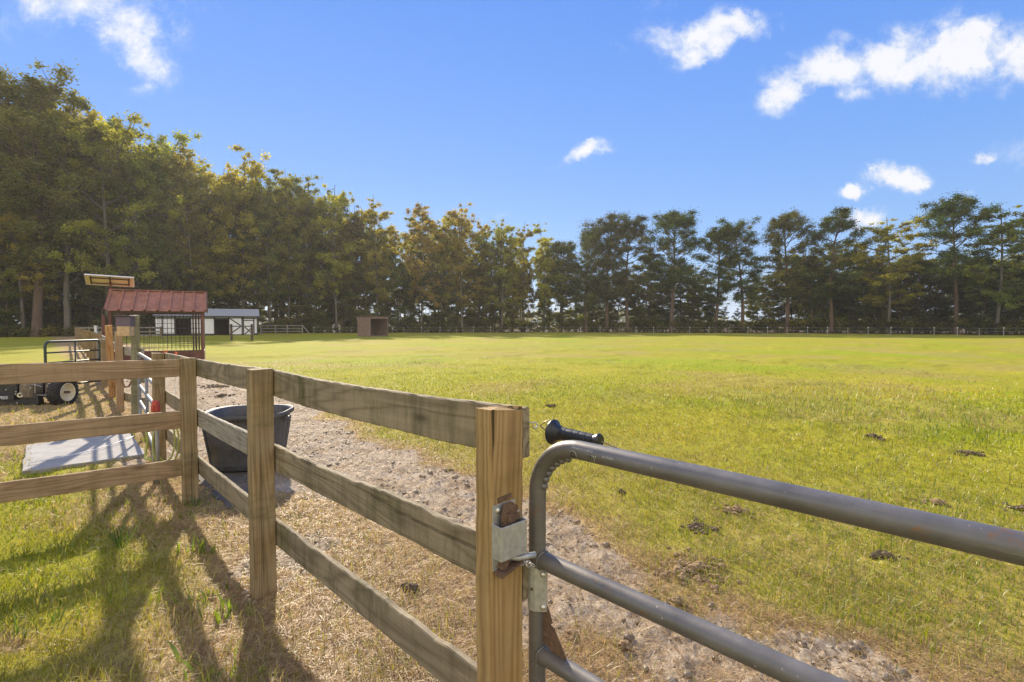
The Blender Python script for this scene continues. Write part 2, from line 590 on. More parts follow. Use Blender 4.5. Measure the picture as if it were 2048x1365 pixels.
W_PINK = wood("pinkish_plank", (0.30, 0.215, 0.18), (0.18, 0.115, 0.095), moss=0.1, crack=0.3, streak=0.3)


def gate_paint():
    m, nt, b = new_mat("grey_gate_paint")
    tc = N(nt, 'ShaderNodeTexCoord')
    nz = N(nt, 'ShaderNodeTexNoise', inp={'Scale': 6.0, 'Detail': 6.0, 'Roughness': 0.7})
    L(nt, tc.outputs['Object'], nz.inputs['Vector'])
    col = ramp(nt, nz.outputs[0], [(0.3, (0.12, 0.115, 0.11)), (0.7, (0.20, 0.19, 0.185))])
    vo = N(nt, 'ShaderNodeTexVoronoi', inp={'Scale': 42.0, 'Randomness': 1.0})
    L(nt, tc.outputs['Object'], vo.inputs['Vector'])
    gate_n = N(nt, 'ShaderNodeTexNoise', inp={'Scale': 11.0, 'Detail': 2.0})
    L(nt, tc.outputs['Object'], gate_n.inputs['Vector'])
    sp = M(nt, 'MULTIPLY', ramp(nt, vo.outputs['Distance'], [(0.05, 1.0), (0.11, 0.0)]), ramp(nt, gate_n.outputs[0], [(0.5, 0.0), (0.6, 1.0)]))
    col = mixc(nt, M(nt, 'MULTIPLY', sp, 0.8), col, (0.55, 0.5, 0.44))
    rn = N(nt, 'ShaderNodeTexNoise', inp={'Scale': 17.0, 'Detail': 6.0, 'Roughness': 0.7})
    L(nt, tc.outputs['Object'], rn.inputs['Vector'])
    rf = ramp(nt, rn.outputs[0], [(0.60, 0.0), (0.70, 0.9)])
    mps = N(nt, 'ShaderNodeMapping'); mps.inputs['Scale'].default_value = (9, 9, 70)
    L(nt, tc.outputs['Object'], mps.inputs['Vector'])
    sn = N(nt, 'ShaderNodeTexNoise', inp={'Scale': 1.0, 'Detail': 7.0, 'Roughness': 0.8})
    L(nt, mps.outputs[0], sn.inputs['Vector'])
    col = mixc(nt, ramp(nt, sn.outputs[0], [(0.56, 0.0), (0.66, 0.4)]), col, (0.30, 0.28, 0.25))
    col = mixc(nt, rf, col, (0.23, 0.13, 0.07))
    L(nt, col, b.inputs['Base Color'])
    b.inputs['Metallic'].default_value = 0.45
    L(nt, ramp(nt, nz.outputs[0], [(0.3, 0.38), (0.7, 0.55)]), b.inputs['Roughness'])
    bp = N(nt, 'ShaderNodeBump', inp={'Strength': 0.15, 'Distance': 0.002})
    L(nt, rn.outputs[0], bp.inputs['Height']); L(nt, bp.outputs[0], b.inputs['Normal'])
    return m


GATE = gate_paint()
GALV = simple("galvanised_steel", (0.44, 0.44, 0.42), 0.5, 0.55, 0.2, 60, 0.05, dirt=((0.3, 0.2, 0.12), 0.66))
PENG = simple("dull_grey_tube", (0.22, 0.225, 0.23), 0.55, 0.4, 0.2, 20)
RUST = simple("rusty_steel", (0.14, 0.085, 0.055), 0.85, 0.1, 0.45, 60, 0.4)
BLACKP = simple("black_plastic", (0.018, 0.02, 0.024), 0.38, 0, 0.2, 30)
RUBBER = simple("black_rubber_tank", (0.075, 0.076, 0.084), 0.55, 0, 0.3, 14, 0.1, dirt=((0.13, 0.115, 0.095), 0.60))
TIRE = simple("tyre_rubber", (0.025, 0.024, 0.023), 0.8, 0, 0.4, 18, 0.2)
CREAM = simple("cream_paint", (0.72, 0.66, 0.48), 0.5, 0, 0.08, 20, dirt=((0.35, 0.27, 0.17), 0.62))
MACH_BLACK = simple("black_machine_paint", (0.022, 0.022, 0.024), 0.45, 0.1, 0.4, 12, dirt=((0.10, 0.075, 0.05), 0.58))
MACH_BROWN = simple("muddy_casting", (0.17, 0.135, 0.09), 0.8, 0.1, 0.5, 25, 0.3)
BRIGHT = simple("bright_bolt", (0.6, 0.57, 0.52), 0.35, 0.8, 0.1, 30)
GREEN_T = simple("dark_green_tube", (0.035, 0.055, 0.05), 0.45, 0.2, 0.3, 10)
REDROOF = simple("red_roof_sheet", (0.31, 0.135, 0.085), 0.75, 0.0, 0.3, 3, dirt=((0.45, 0.34, 0.27), 0.62))
REDPANEL = simple("rust_red_panel", (0.13, 0.05, 0.038), 0.75, 0.0, 0.35, 3, dirt=((0.2, 0.12, 0.09), 0.6))
DARKWOOD = simple("dark_stained_slat", (0.085, 0.055, 0.04), 0.85, 0, 0.35, 8)
WIRE = simple("dark_wire", (0.07, 0.06, 0.055), 0.6, 0.4, 0.3, 8)
WHITEP = simple("white_siding", (0.74, 0.74, 0.76), 0.7, 0, 0.06, 2)
BLACKTRIM = simple("black_trim", (0.03, 0.033, 0.036), 0.7, 0, 0.2, 4)
GREYROOF = simple("grey_shingle", (0.31, 0.325, 0.34), 0.85, 0, 0.14, 6)
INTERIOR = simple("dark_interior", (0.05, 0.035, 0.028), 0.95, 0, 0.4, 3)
ALU = simple("aluminium_frame", (0.62, 0.63, 0.66), 0.4, 0.6, 0.06, 8)
PANELBACK = simple("cream_backsheet", (0.66, 0.58, 0.42), 0.6, 0, 0.1, 3)
SOLAR = simple("solar_cells", (0.02, 0.03, 0.09), 0.15, 0.1, 0.2, 8)
REDPAINT = simple("worn_red_paint", (0.42, 0.06, 0.035), 0.55, 0, 0.25, 22, dirt=((0.3, 0.2, 0.13), 0.68))
GREYPIPE = simple("grey_pipe", (0.33, 0.33, 0.31), 0.55, 0.4, 0.2, 14)
HOSE = simple("green_yellow_hose", (0.34, 0.38, 0.08), 0.5, 0, 0.3, 25)
BROWNHOSE = simple("brown_hose", (0.2, 0.1, 0.06), 0.6, 0, 0.3, 25)
PURPLE = simple("purple_grey_roofing", (0.13, 0.10, 0.13), 0.8, 0, 0.2, 30)
BOXWOOD = simple("mottled_box_wood", (0.47, 0.34, 0.19), 0.8, 0, 0.2, 25, dirt=((0.42, 0.18, 0.07), 0.58))
ORANGE = simple("orange_red_tape", (0.75, 0.16, 0.04), 0.6, 0, 0.1, 20)
WHITEPVC = simple("white_plastic", (0.72, 0.74, 0.76), 0.5, 0, 0.05, 8)
CONC = simple("grey_concrete", (0.30, 0.295, 0.285), 0.92, 0, 0.16, 7, 0.25, dirt=((0.27, 0.22, 0.15), 0.60))
CONC_D = simple("damp_concrete", (0.10, 0.09, 0.078), 0.9, 0, 0.25, 7, 0.25, dirt=((0.2, 0.15, 0.1), 0.56))
MANURE = simple("dry_manure", (0.27, 0.185, 0.10), 0.95, 0, 0.5, 50, 0.7)
MANURE_D = simple("dark_manure", (0.12, 0.085, 0.05), 0.95, 0, 0.5, 50, 0.7)
COPPER = simple("dull_copper_wire", (0.45, 0.33, 0.2), 0.4, 0.7, 0.15, 40)


def bark(name, c1, c2):
    m, nt, b = new_mat(name)
    tc = N(nt, 'ShaderNodeTexCoord')
    mp = N(nt, 'ShaderNodeMapping'); mp.inputs['Scale'].default_value = (6, 6, 0.9)
    L(nt, tc.outputs['Object'], mp.inputs['Vector'])
    nz = N(nt, 'ShaderNodeTexNoise', inp={'Scale': 1.0, 'Detail': 6.0, 'Roughness': 0.7})
    L(nt, mp.outputs[0], nz.inputs['Vector'])
    L(nt, ramp(nt, nz.outputs[0], [(0.3, c1), (0.7, c2)]), b.inputs['Base Color'])
    b.inputs['Roughness'].default_value = 0.95
    return m


BARK_PINE = bark("pine_bark", (0.07, 0.045, 0.03), (0.17, 0.115, 0.08))
BARK_GREY = bark("grey_bark", (0.07, 0.06, 0.05), (0.19, 0.165, 0.135))


def leaf_mat(name, trans=0.45):
    """leaf colour: the tree's own colour, varied from clump to clump and leaf to leaf"""
    m = bpy.data.materials.new(name)
    m.use_nodes = True
    nt = m.node_tree
    nt.nodes.clear()
    out = N(nt, 'ShaderNodeOutputMaterial')
    oi = N(nt, 'ShaderNodeObjectInfo')
    at_ = N(nt, 'ShaderNodeAttribute', attribute_name='tint')
    sep = N(nt, 'ShaderNodeSeparateColor')
    L(nt, at_.outputs['Color'], sep.inputs[0])
    hue = mixc(nt, M(nt, 'MULTIPLY', sep.outputs[1], 0.75), oi.outputs['Color'], (0.31, 0.26, 0.06))
    br = N(nt, 'ShaderNodeVectorMath', operation='SCALE')
    L(nt, hue, br.inputs[0])
    L(nt, M(nt, 'ADD', M(nt, 'MULTIPLY', sep.outputs[0], 1.1), 0.45), br.inputs['Scale'])
    d = N(nt, 'ShaderNodeBsdfDiffuse'); t = N(nt, 'ShaderNodeBsdfTranslucent')
    L(nt, br.outputs[0], d.inputs[0])
    tb = N(nt, 'ShaderNodeVectorMath', operation='MULTIPLY')
    L(nt, br.outputs[0], tb.inputs[0]); tb.inputs[1].default_value = (1.5, 1.35, 0.5)
    L(nt, tb.outputs[0], t.inputs[0])
    mx = N(nt, 'ShaderNodeMixShader', inp={0: trans})
    L(nt, d.outputs[0], mx.inputs[1]); L(nt, t.outputs[0], mx.inputs[2])
    L(nt, mx.outputs[0], out.inputs[0])
    return m


LEAF = leaf_mat("tree_leaves", 0.5)
NEEDLE = leaf_mat("pine_needles", 0.3)


def blade_mat(name):
    m = bpy.data.materials.new(name)
    m.use_nodes = True
    nt = m.node_tree
    nt.nodes.clear()
    out = N(nt, 'ShaderNodeOutputMaterial')
    a = N(nt, 'ShaderNodeAttribute', attribute_name='tint')
    d = N(nt, 'ShaderNodeBsdfDiffuse'); t = N(nt, 'ShaderNodeBsdfTranslucent')
    g = N(nt, 'ShaderNodeBsdfGlossy', inp={'Roughness': 0.45})
    L(nt, a.outputs['Color'], d.inputs[0])
    tb = N(nt, 'ShaderNodeVectorMath', operation='MULTIPLY')
    L(nt, a.outputs['Color'], tb.inputs[0]); tb.inputs[1].default_value = (1.35, 1.3, 0.7)
    L(nt, tb.outputs[0], t.inputs[0])
    mx = N(nt, 'ShaderNodeMixShader', inp={0: 0.42})
    L(nt, d.outputs[0], mx.inputs[1]); L(nt, t.outputs[0], mx.inputs[2])
    m2 = N(nt, 'ShaderNodeMixShader', inp={0: 0.05})
    L(nt, mx.outputs[0], m2.inputs[1]); L(nt, g.outputs[0], m2.inputs[2])
    L(nt, m2.outputs[0], out.inputs[0])
    return m


BLADE = blade_mat("grass_blades")


def ground_mat():
    m, nt, b = new_mat("ground_surface")
    tc = N(nt, 'ShaderNodeTexCoord')
    z = N(nt, 'ShaderNodeAttribute', attribute_name='zone')
    sep = N(nt, 'ShaderNodeSeparateColor'); L(nt, z.outputs['Color'], sep.inputs[0])
    zf = N(nt, 'ShaderNodeAttribute', attribute_name='forest')

    def noise(scale, detail=5.0, rough=0.65, sv=(1, 1, 1)):
        mp = N(nt, 'ShaderNodeMapping'); mp.inputs['Scale'].default_value = sv
        L(nt, tc.outputs['Object'], mp.inputs['Vector'])
        n = N(nt, 'ShaderNodeTexNoise', inp={'Scale': scale, 'Detail': detail, 'Roughness': rough})
        L(nt, mp.outputs[0], n.inputs['Vector'])
        return n.outputs[0]
    n1 = noise(0.35, 6); n2 = noise(3.0, 6); n3 = noise(28.0, 4, 0.7); n4 = noise(0.09, 4); n5 = noise(1.1, 7, 0.75, (0.6, 1.0, 1))
    g = ramp(nt, n2, [(0.25, (0.20, 0.22, 0.014)), (0.55, (0.30, 0.285, 0.02)), (0.8, (0.37, 0.325, 0.03))])
    g = mixc(nt, ramp(nt, n1, [(0.48, 0.0), (0.70, 0.55)]), g, (0.42, 0.33, 0.06))
    g = mixc(nt, ramp(nt, n4, [(0.4, 0.0), (0.7, 0.5)]), g, (0.31, 0.32, 0.014))
    g = mixc(nt, ramp(nt, n5, [(0.58, 0.0), (0.72, 0.45)]), g, (0.15, 0.16, 0.022))
    g = mixc(nt, ramp(nt, n3, [(0.3, 0.3), (0.55, 0.0)]), g, (0.10, 0.12, 0.02))
    g = mixc(nt, M(nt, 'MULTIPLY', sep.outputs[2], 0.7), g, (0.23, 0.29, 0.01))
    strw = ramp(nt, n3, [(0.3, (0.17, 0.105, 0.05)), (0.5, (0.34, 0.235, 0.115)), (0.72, (0.48, 0.36, 0.19))])
    strw = mixc(nt, ramp(nt, n2, [(0.45, 0.0), (0.7, 0.6)]), strw, (0.22, 0.13, 0.06))
    d = ramp(nt, n3, [(0.3, (0.20, 0.155, 0.11)), (0.5, (0.35, 0.29, 0.22)), (0.75, (0.50, 0.44, 0.35))])
    d = mixc(nt, ramp(nt, n2, [(0.46, 0.0), (0.66, 0.8)]), d, (0.22, 0.155, 0.095))
    col = mixc(nt, sep.outputs[1], g, strw)
    dd = M(nt, 'ADD', sep.outputs[0], M(nt, 'MULTIPLY', M(nt, 'SUBTRACT', n3, 0.5), 0.5))
    dm = ramp(nt, dd, [(0.38, 0.0), (0.58, 1.0)])
    col = mixc(nt, dm, col, d)
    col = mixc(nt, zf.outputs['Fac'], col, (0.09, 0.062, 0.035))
    L(nt, col, b.inputs['Base Color'])
    b.inputs['Roughness'].default_value = 0.95
    b.inputs['Specular IOR Level'].default_value = 0.1
    bp = N(nt, 'ShaderNodeBump', inp={'Strength': 0.8, 'Distance': 0.03})
    hh = M(nt, 'ADD', M(nt, 'MULTIPLY', n3, 0.5), M(nt, 'MULTIPLY', n2, 0.6))
    L(nt, hh, bp.inputs['Height']); L(nt, bp.outputs[0], b.inputs['Normal'])
    return m


GROUND = ground_mat()


# ------------------------------------------------------------------ ground sheet
def mesh_np(name, co, faces_flat, loop_tot, mat, smooth=True):
    me = bpy.data.meshes.new(name)
    nv = len(co); nf = len(loop_tot)
    me.vertices.add(nv)
    me.vertices.foreach_set('co', np.ascontiguousarray(co, dtype=np.float32).ravel())
    me.loops.add(len(faces_flat))
    me.loops.foreach_set('vertex_index', np.ascontiguousarray(faces_flat, dtype=np.int32))
    me.polygons.add(nf)
    ls = np.concatenate(([0], np.cumsum(loop_tot)[:-1])).astype(np.int32)
    me.polygons.foreach_set('loop_start', ls)
    if smooth:
        me.polygons.foreach_set('use_smooth', np.ones(nf, dtype=bool))
    me.update(calc_edges=True)
    me.validate()
    if mat is not None:
        me.materials.append(mat)
    return me


def set_color(me, name, rgb):
    a = me.attributes.new(name, 'FLOAT_COLOR', 'POINT')
    buf = np.ones((len(rgb), 4), dtype=np.float32)
    buf[:, :3] = rgb
    a.data.foreach_set('color', buf.ravel())


def build_ground():
    nr = 520
    r1 = np.exp(np.linspace(math.log(0.5), math.log(30), 400))
    r2 = np.exp(np.linspace(math.log(30), math.log(4000), 122))[1:]
    rr = np.concatenate((r1, r2))
    aa = np.concatenate((np.linspace(-math.pi, R(-64), 50)[:-1], np.linspace(R(-64), R(64), 820), np.linspace(R(64), math.pi, 50)[1:-1]))
    na, nr = len(aa), len(rr)
    A, RR = np.meshgrid(aa, rr)
    x = (np.sin(A) * RR).ravel(); y = (np.cos(A) * RR).ravel()
    h = ground_h(x, y)
    co = np.stack((x, y, h), 1)
    co = np.vstack((co, [[0, 0, 0]]))
    i = np.arange(nr - 1)[:, None] * na; j = np.arange(na)[None, :]; j2 = (j + 1) % na
    f = np.stack(((i + j).ravel(), (i + j2).ravel(), (i + na + j2).ravel(), (i + na + j).ravel()), 1)[:, ::-1]
    tri = np.stack((np.full(na, len(co) - 1), (np.arange(na) + 1) % na, np.arange(na)), 1)
    flat = np.concatenate((f.ravel(), tri.ravel()))
    lt = np.concatenate((np.full(len(f), 4), np.full(len(tri), 3)))
    me = mesh_np("ground", co, flat, lt, GROUND)
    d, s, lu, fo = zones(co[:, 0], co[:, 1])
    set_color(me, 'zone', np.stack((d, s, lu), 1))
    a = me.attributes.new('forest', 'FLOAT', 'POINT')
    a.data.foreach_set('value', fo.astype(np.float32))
    o = link("ground", me)
    tag(o, "grassy paddock with a bare sandy track along the fence", "ground", kind='structure')


build_ground()

# ------------------------------------------------------------------ grass blades, straw
rng = np.random.default_rng(7)


def blades_mesh(name, x, y, z, length, width, az, lean, curl, color, mat=BLADE, flat_tip=False):
    """5-vertex bent blades"""
    n = len(x)
    dx, dy = np.sin(az), np.cos(az)
    sx, sy = np.cos(az + rng.uniform(-1, 1, n)), -np.sin(az + rng.uniform(-1, 1, n))
    l1 = length * 0.55
    h1 = l1 * np.cos(lean); o1 = l1 * np.sin(lean)
    ln2 = np.minimum(lean + curl, 1.9)
    h2 = h1 + length * 0.45 * np.cos(ln2); o2 = o1 + length * 0.45 * np.sin(ln2)
    w = width / 2
    co = np.zeros((n, 5, 3))
    co[:, 0] = np.stack((x - sx * w, y - sy * w, z), 1)
    co[:, 1] = np.stack((x + sx * w, y + sy * w, z), 1)
    co[:, 2] = np.stack((x + dx * o1 + sx * w * .8, y + dy * o1 + sy * w * .8, z + h1), 1)
    co[:, 3] = np.stack((x + dx * o1 - sx * w * .8, y + dy * o1 - sy * w * .8, z + h1), 1)
    co[:, 4] = np.stack((x + dx * o2, y + dy * o2, np.maximum(z + h2, z + 0.001)), 1)
    b = np.arange(n)[:, None] * 5
    f = np.concatenate((b + np.array([[0, 1, 2, 3]]), b + np.array([[3, 2, 4]])), 1).ravel()
    lt = np.tile([4, 3], n)
    me = mesh_np(name, co.reshape(-1, 3), f, lt, mat, smooth=False)
    set_color(me, 'tint', np.repeat(color, 5, axis=0))
    return me


def scatter(n, r0, r1, amax=60):
    r = np.exp(rng.uniform(math.log(r0), math.log(r1), n))
    a = rng.uniform(R(-amax), R(amax), n)
    return np.sin(a) * r, np.cos(a) * r, r


def slab_free(x, y):
    s, t = st(x, y)
    on = (s > 5.75) & (s < 7.15) & (t > -1.0) & (t < -0.1)
    on |= (s > 3.3) & (s < 4.85) & (t > 0.12) & (t < 0.75)
    on |= (np.hypot(x + 2.74, y - 5.2) < 0.42)
    return ~on


def build_grass():
    x, y, r = scatter(430000, 0.9, 34)
    d, s, lu, fo = zones(x, y)
    clump = fbm(x, y, 5.0, 3, 61)
    sd, td = st(x, y)
    dens = np.clip((1 - d * 1.25) * (1 - s * 0.72) * (0.35 + 1.3 * clump), 0, 1)
    dens = dens * (1 - 1.0 * sstep(7, 23, r))
    keep = (rng.uniform(0, 1, len(x)) < dens) & slab_free(x, y)
    x, y, r, s, lu, clump, td = x[keep], y[keep], r[keep], s[keep], lu[keep], clump[keep], td[keep]
    n = len(x)
    base = ground_h(x, y) - 0.004
    length = (0.022 + 0.035 * rng.uniform(0, 1, n) ** 2) * (0.6 + 1.1 * clump) + lu * 0.05 * rng.uniform(0.3, 1, n)
    length *= np.where(td < -0.3, 1.45, 1.25)
    length = length * (1 - 0.35 * sstep(8, 22, r)) + 0.0007 * r
    tall = rng.uniform(0, 1, n) < 0.008
    length = np.where(tall & (r < 7), length + rng.uniform(0.04, 0.1, n), length)
    width = np.maximum(rng.uniform(0.002, 0.0045, n), r * 0.0011)
    az = rng.uniform(0, 2 * math.pi, n)
    lean = np.abs(rng.normal(0.35, 0.4, n)); curl = rng.uniform(0.2, 1.1, n)
    q = rng.uniform(0, 1, (n, 1))
    big = fbm(x, y, 0.4, 4, 71)[:, None]
    green = np.array([[0.13, 0.19, 0.014]]) * (1 - q) + np.array([[0.31, 0.32, 0.02]]) * q
    yel = np.array([[0.38, 0.31, 0.05]])
    k = np.clip((big - 0.46) * 2.2 + (rng.uniform(-0.3, 0.3, (n, 1))), 0, 0.85)
    col = green * (1 - k) + yel * k
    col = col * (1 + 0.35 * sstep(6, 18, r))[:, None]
    dry = (rng.uniform(0, 1, n) < 0.08 + 0.4 * s)
    col[dry] = np.array([0.42, 0.32, 0.15]) * rng.uniform(0.6, 1.15, (dry.sum(), 1))
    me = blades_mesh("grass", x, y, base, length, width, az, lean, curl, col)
    tag(link("grass", me), "short green and yellowing pasture grass", "grass", kind='stuff')

    # straw, cut and lying
    x, y, r = scatter(330000, 0.9, 22)
    d, s, lu, fo = zones(x, y)
    clump = fbm(x, y, 6.0, 3, 81)
    dens = np.clip((s * 1.1 - d * 0.75) * (0.3 + 1.5 * clump) + 0.05 * (1 - d) + 0.16 * d, 0, 1)
    keep = (rng.uniform(0, 1, len(x)) < dens) & slab_free(x, y)
    x, y, r, clump = x[keep], y[keep], r[keep], clump[keep]
    n = len(x)
    base = ground_h(x, y) + rng.uniform(0, 0.014, n)
    length = rng.uniform(0.02, 0.085, n) * (0.7 + 0.6 * clump) + 0.001 * r
    long_ = rng.uniform(0, 1, n) < 0.015
    length = np.where(long_, length + rng.uniform(0.05, 0.16, n), length)
    width = np.maximum(rng.uniform(0.0012, 0.003, n), r * 0.0009)
    az = rng.uniform(0, 2 * math.pi, n)
    lean = np.clip(rng.normal(1.38, 0.22, n), 0.5, 1.56); curl = rng.uniform(-0.2, 0.35, n)
    q = rng.uniform(0, 1, (n, 1)) ** 1.2
    col = np.array([[0.20, 0.115, 0.05]]) * (1 - q) + np.array([[0.58, 0.44, 0.24]]) * q
    me = blades_mesh("dry_straw", x, y, base, length, width, az, lean, curl, col)
    tag(link("dry_straw", me), "cut dry grass lying beside the fence", "dry grass", kind='stuff')


build_grass()


def build_clods():
    """loose soil crumbs on the bare track"""
    x, y, r = scatter(26000, 1.2, 18, 55)
    d, s, lu, fo = zones(x, y)
    dark = fbm(x, y, 1.4, 3, 91)
    keep = (d > 0.35) & (rng.uniform(0, 1, len(x)) < 0.25 + 0.9 * (dark > 0.55)) & slab_free(x, y)
    x, y, r, dark = x[keep], y[keep], r[keep], dark[keep]
    h = ground_h(x, y)
    mb = MB(); tmp = MB(); tmp.blob((0, 0, 0), 1.0, 1, sub=0)
    base = np.array(tmp.v); fc = np.array(tmp.f)
    n = len(x)
    size = rng.uniform(0.003, 0.010, n) + (rng.uniform(0, 1, n) < 0.12) * rng.uniform(0.004, 0.022, n) + r * 0.0006
    jit = rng.uniform(0.55, 1.3, (n, len(base), 1))
    co = base[None] * jit * size[:, None, None] * np.array([[[1.2, 1.0, 0.6]]])
    ang = rng.uniform(0, 6.28, n)
    ca, sa = np.cos(ang)[:, None], np.sin(ang)[:, None]
    X = co[..., 0] * ca - co[..., 1] * sa; Y = co[..., 0] * sa + co[..., 1] * ca
    co = np.stack((X + x[:, None], Y + y[:, None], co[..., 2] + (h + size * 0.25)[:, None]), 2)
    f = (fc[None] + (np.arange(n) * len(base))[:, None, None]).reshape(-1)
    me = mesh_np("soil_clods", co.reshape(-1, 3), f, np.full(n * len(fc), 3), BLADE)
    k = rng.uniform(0, 1, (n, 1))
    col = np.array([[0.19, 0.14, 0.095]]) * (1 - k) + np.array([[0.42, 0.36, 0.28]]) * k
    set_color(me, 'tint', np.repeat(col, len(base), axis=0))
    tag(link("soil_clods", me), "loose soil crumbs on the sandy track", "soil", kind='stuff')


build_clods()


# ------------------------------------------------------------------ timber
def beam_mtx(p0, ax, up):
    ax = ax.normalized()
    up = (up - ax * up.dot(ax)).normalized()
    yv = up.cross(ax)
    m = Matrix.Identity(4)
    for i in range(3):
        m[i][0] = ax[i]; m[i][1] = yv[i]; m[i][2] = up[i]; m[i][3] = p0[i]
    return m


def beam(name, p0, p1, up, hgt, thk, mat, parent, origin=Vector((0, 0, 0)), sag=0.0, rough=0.0015, ch=0.004, seed=0, chew=0.0, lateral=0.0, top_wear=0.0, bow=0.0):
    """sawn timber from p0 to p1 (axis), local X along it"""
    p0 = Vector(p0); p1 = Vector(p1)
    d = p1 - p0
    Ln = d.length
    n = max(4, int(Ln / 0.035))
    rr = random.Random(seed * 31 + 7)
    hy, hz = thk / 2, hgt / 2
    ring = [(-hy + ch, -hz), (hy - ch, -hz), (hy, -hz + ch), (hy, hz - ch), (hy - ch, hz), (-hy + ch, hz), (-hy, hz - ch), (-hy, -hz + ch)]
    mb = MB()
    vs = []
    ph = rr.uniform(0, 10)
    for i in range(n + 1):
        t = i / n
        x = Ln * t
        sg = -sag * 4 * t * (1 - t)
        bw = bow * 4 * t * (1 - t)
        wob = 0.0012 * math.sin(x * 5 + ph) + 0.0008 * math.sin(x * 13 + 2 * ph)
        ck = 0.0
        if chew > 0:
            v = float(vnoise(np.array([x * 9.0]), np.array([seed * 3.7]), 5)[0])
            v2 = float(vnoise(np.array([x * 30.0]), np.array([seed * 3.7]), 6)[0])
            ck = chew * (max(0, v - 0.45) * 1.6 + 0.35 * v2)
        row = []
        for k, (yy, zz) in enumerate(ring):
            jz = rr.uniform(-rough, rough); jy = rr.uniform(-rough, rough) * 0.5
            dz = -ck if k in (3, 4, 5, 6) else 0
            if top_wear and i >= n - 1 and Ln > 0.5:
                pass
            row.append(Vector((x, yy + jy + bw, zz + jz + sg + wob + dz)))
        vs += row
    for row_i in (0, n):   # end faces slightly uneven
        for k in range(8):
            q = vs[row_i * 8 + k]
            vs[row_i * 8 + k] = Vector((q.x + rr.uniform(-1, 1) * (0.002 + top_wear), q.y, q.z))
    fs = []
    for i in range(n):
        for k in range(8):
            a = i * 8 + k; b = i * 8 + (k + 1) % 8
            fs.append((a, b, b + 8, a + 8))
    fs.append(tuple(range(7, -1, -1)))
    c = len(vs)
    ctr = Vector((0, 0, 0))
    for k in range(8):
        ctr += vs[n * 8 + k] / 8
    vs.append(ctr + Vector((top_wear, 0, 0)))
    for k in range(8):
        fs.append((n * 8 + k, n * 8 + (k + 1) % 8, c))
    mb.add(vs, fs)
    m = beam_mtx(p0 - origin, d, Vector(up))
    return mb.build(name, mat, parent, mtx=m)


UP = Vector((0, 0, 1))
U3 = Vector((UV_[0], UV_[1], 0)); N3 = Vector((NV_[0], NV_[1], 0))


def post(name, x, y, h, wa, wb, mat, parent, origin, seed, ax=U3, lean=(0, 0), top_wear=0.004, z0=-0.12):
    """upright: wa across the fence, wb along it"""
    p0 = Vector((x, y, z0)); p1 = Vector((x + lean[0], y + lean[1], h))
    # local Z (height of the board section) -> across the fence
    return beam(name, p0, p1, Vector((ax.y, -ax.x, 0)), wa, wb, mat, parent, origin, seed=seed, top_wear=top_wear, rough=0.0012, ch=0.005)


# -- near paddock fence: posts C (golden), B, A (corner), D; rails with 3 boards; return run to the side
PA = Vector((-2.62, 4.03, 0)); PB = Vector((-1.345, 2.66, 0)); PC = Vector((0.0, 1.36, 0)) + Vector((-0.034, 0, 0)); PD = Vector((-3.76, 5.30, 0))
SIDE = Vector((-0.77, -0.638, 0)).normalized()
fence = thing("paddock_fence", "weathered three-board timber fence with sturdy golden gate post", "fence", tuple(PC))
O = PC.copy()
pc = post("post", PC.x, PC.y, 1.222, 0.118, 0.068, W_NEW, fence, O, 1, top_wear=0.006)
pc['label'] = "golden brown cracked gate post"
post("post", PB.x, PB.y, 1.213, 0.112, 0.09, W_POST, fence, O, 2, lean=(0.0, 0.0))
post("post", PA.x, PA.y, 1.180, 0.105, 0.09, W_POST, fence, O, 3)
post("post", PD.x, PD.y, 1.150, 0.105, 0.09, W_POST, fence, O, 4)
sd0 = PA + SIDE * 2.4
post("post", sd0.x, sd0.y, 1.2, 0.1, 0.1, W_POST, fence, O, 5, ax=SIDE)


def run(Pa, Pb, za, zb, side, mat, seed, sag=0.0, chew=0.0, ext0=0.0, ext1=0.0, bow=0.0, hgt=0.14, thk=0.026):
    a = Vector((Pa.x, Pa.y, za - hgt / 2)) + side; b = Vector((Pb.x, Pb.y, zb - hgt / 2)) + side
    d = (b - a).normalized()
    return beam("rail", a - d * ext0, b + d * ext1, UP, hgt, thk, mat, fence, O, sag=sag, chew=chew, seed=seed, bow=bow)


off = N3 * (0.056 + 0.0145)
run(PB, PC, 1.207, 1.222, off, W_GREY, 11, sag=0.016, ext0=-0.002, ext1=0.030, bow=0.0, hgt=0.142)
run(PA, PB, 1.170, 1.207, off, W_GREY, 12, sag=0.004, ext0=-0.002, ext1=-0.004)
run(PB, PC, 0.800, 0.818, off, W_GREY, 13, chew=0.014, ext0=-0.002, ext1=0.034)
run(PA, PB, 0.757, 0.797, off, W_SILVER, 14, ext0=-0.002, ext1=-0.004)
run(PB, PC, 0.392, 0.385, off, W_GREY, 15, chew=0.011, ext0=-0.002, ext1=0.034)
run(PA, PB, 0.366, 0.390, off, W_GREY, 16, chew=0.006, ext0=-0.002, ext1=-0.004)
run(PD, PA, 1.150, 1.168, off, W_GREY, 17, ext0=0.03, ext1=-0.004)
run(PD, PA, 0.745, 0.757, off, W_GREY, 18, ext0=0.03, ext1=-0.004)
run(PD, PA, 0.348, 0.366, off, W_GREY, 19, ext0=0.03, ext1=-0.004)
sn = Vector((SIDE.y, -SIDE.x, 0))      # away from camera on the side run
if sn.y < 0: sn = -sn
so = sn * 0.0
stA = PA + SIDE * 0.052
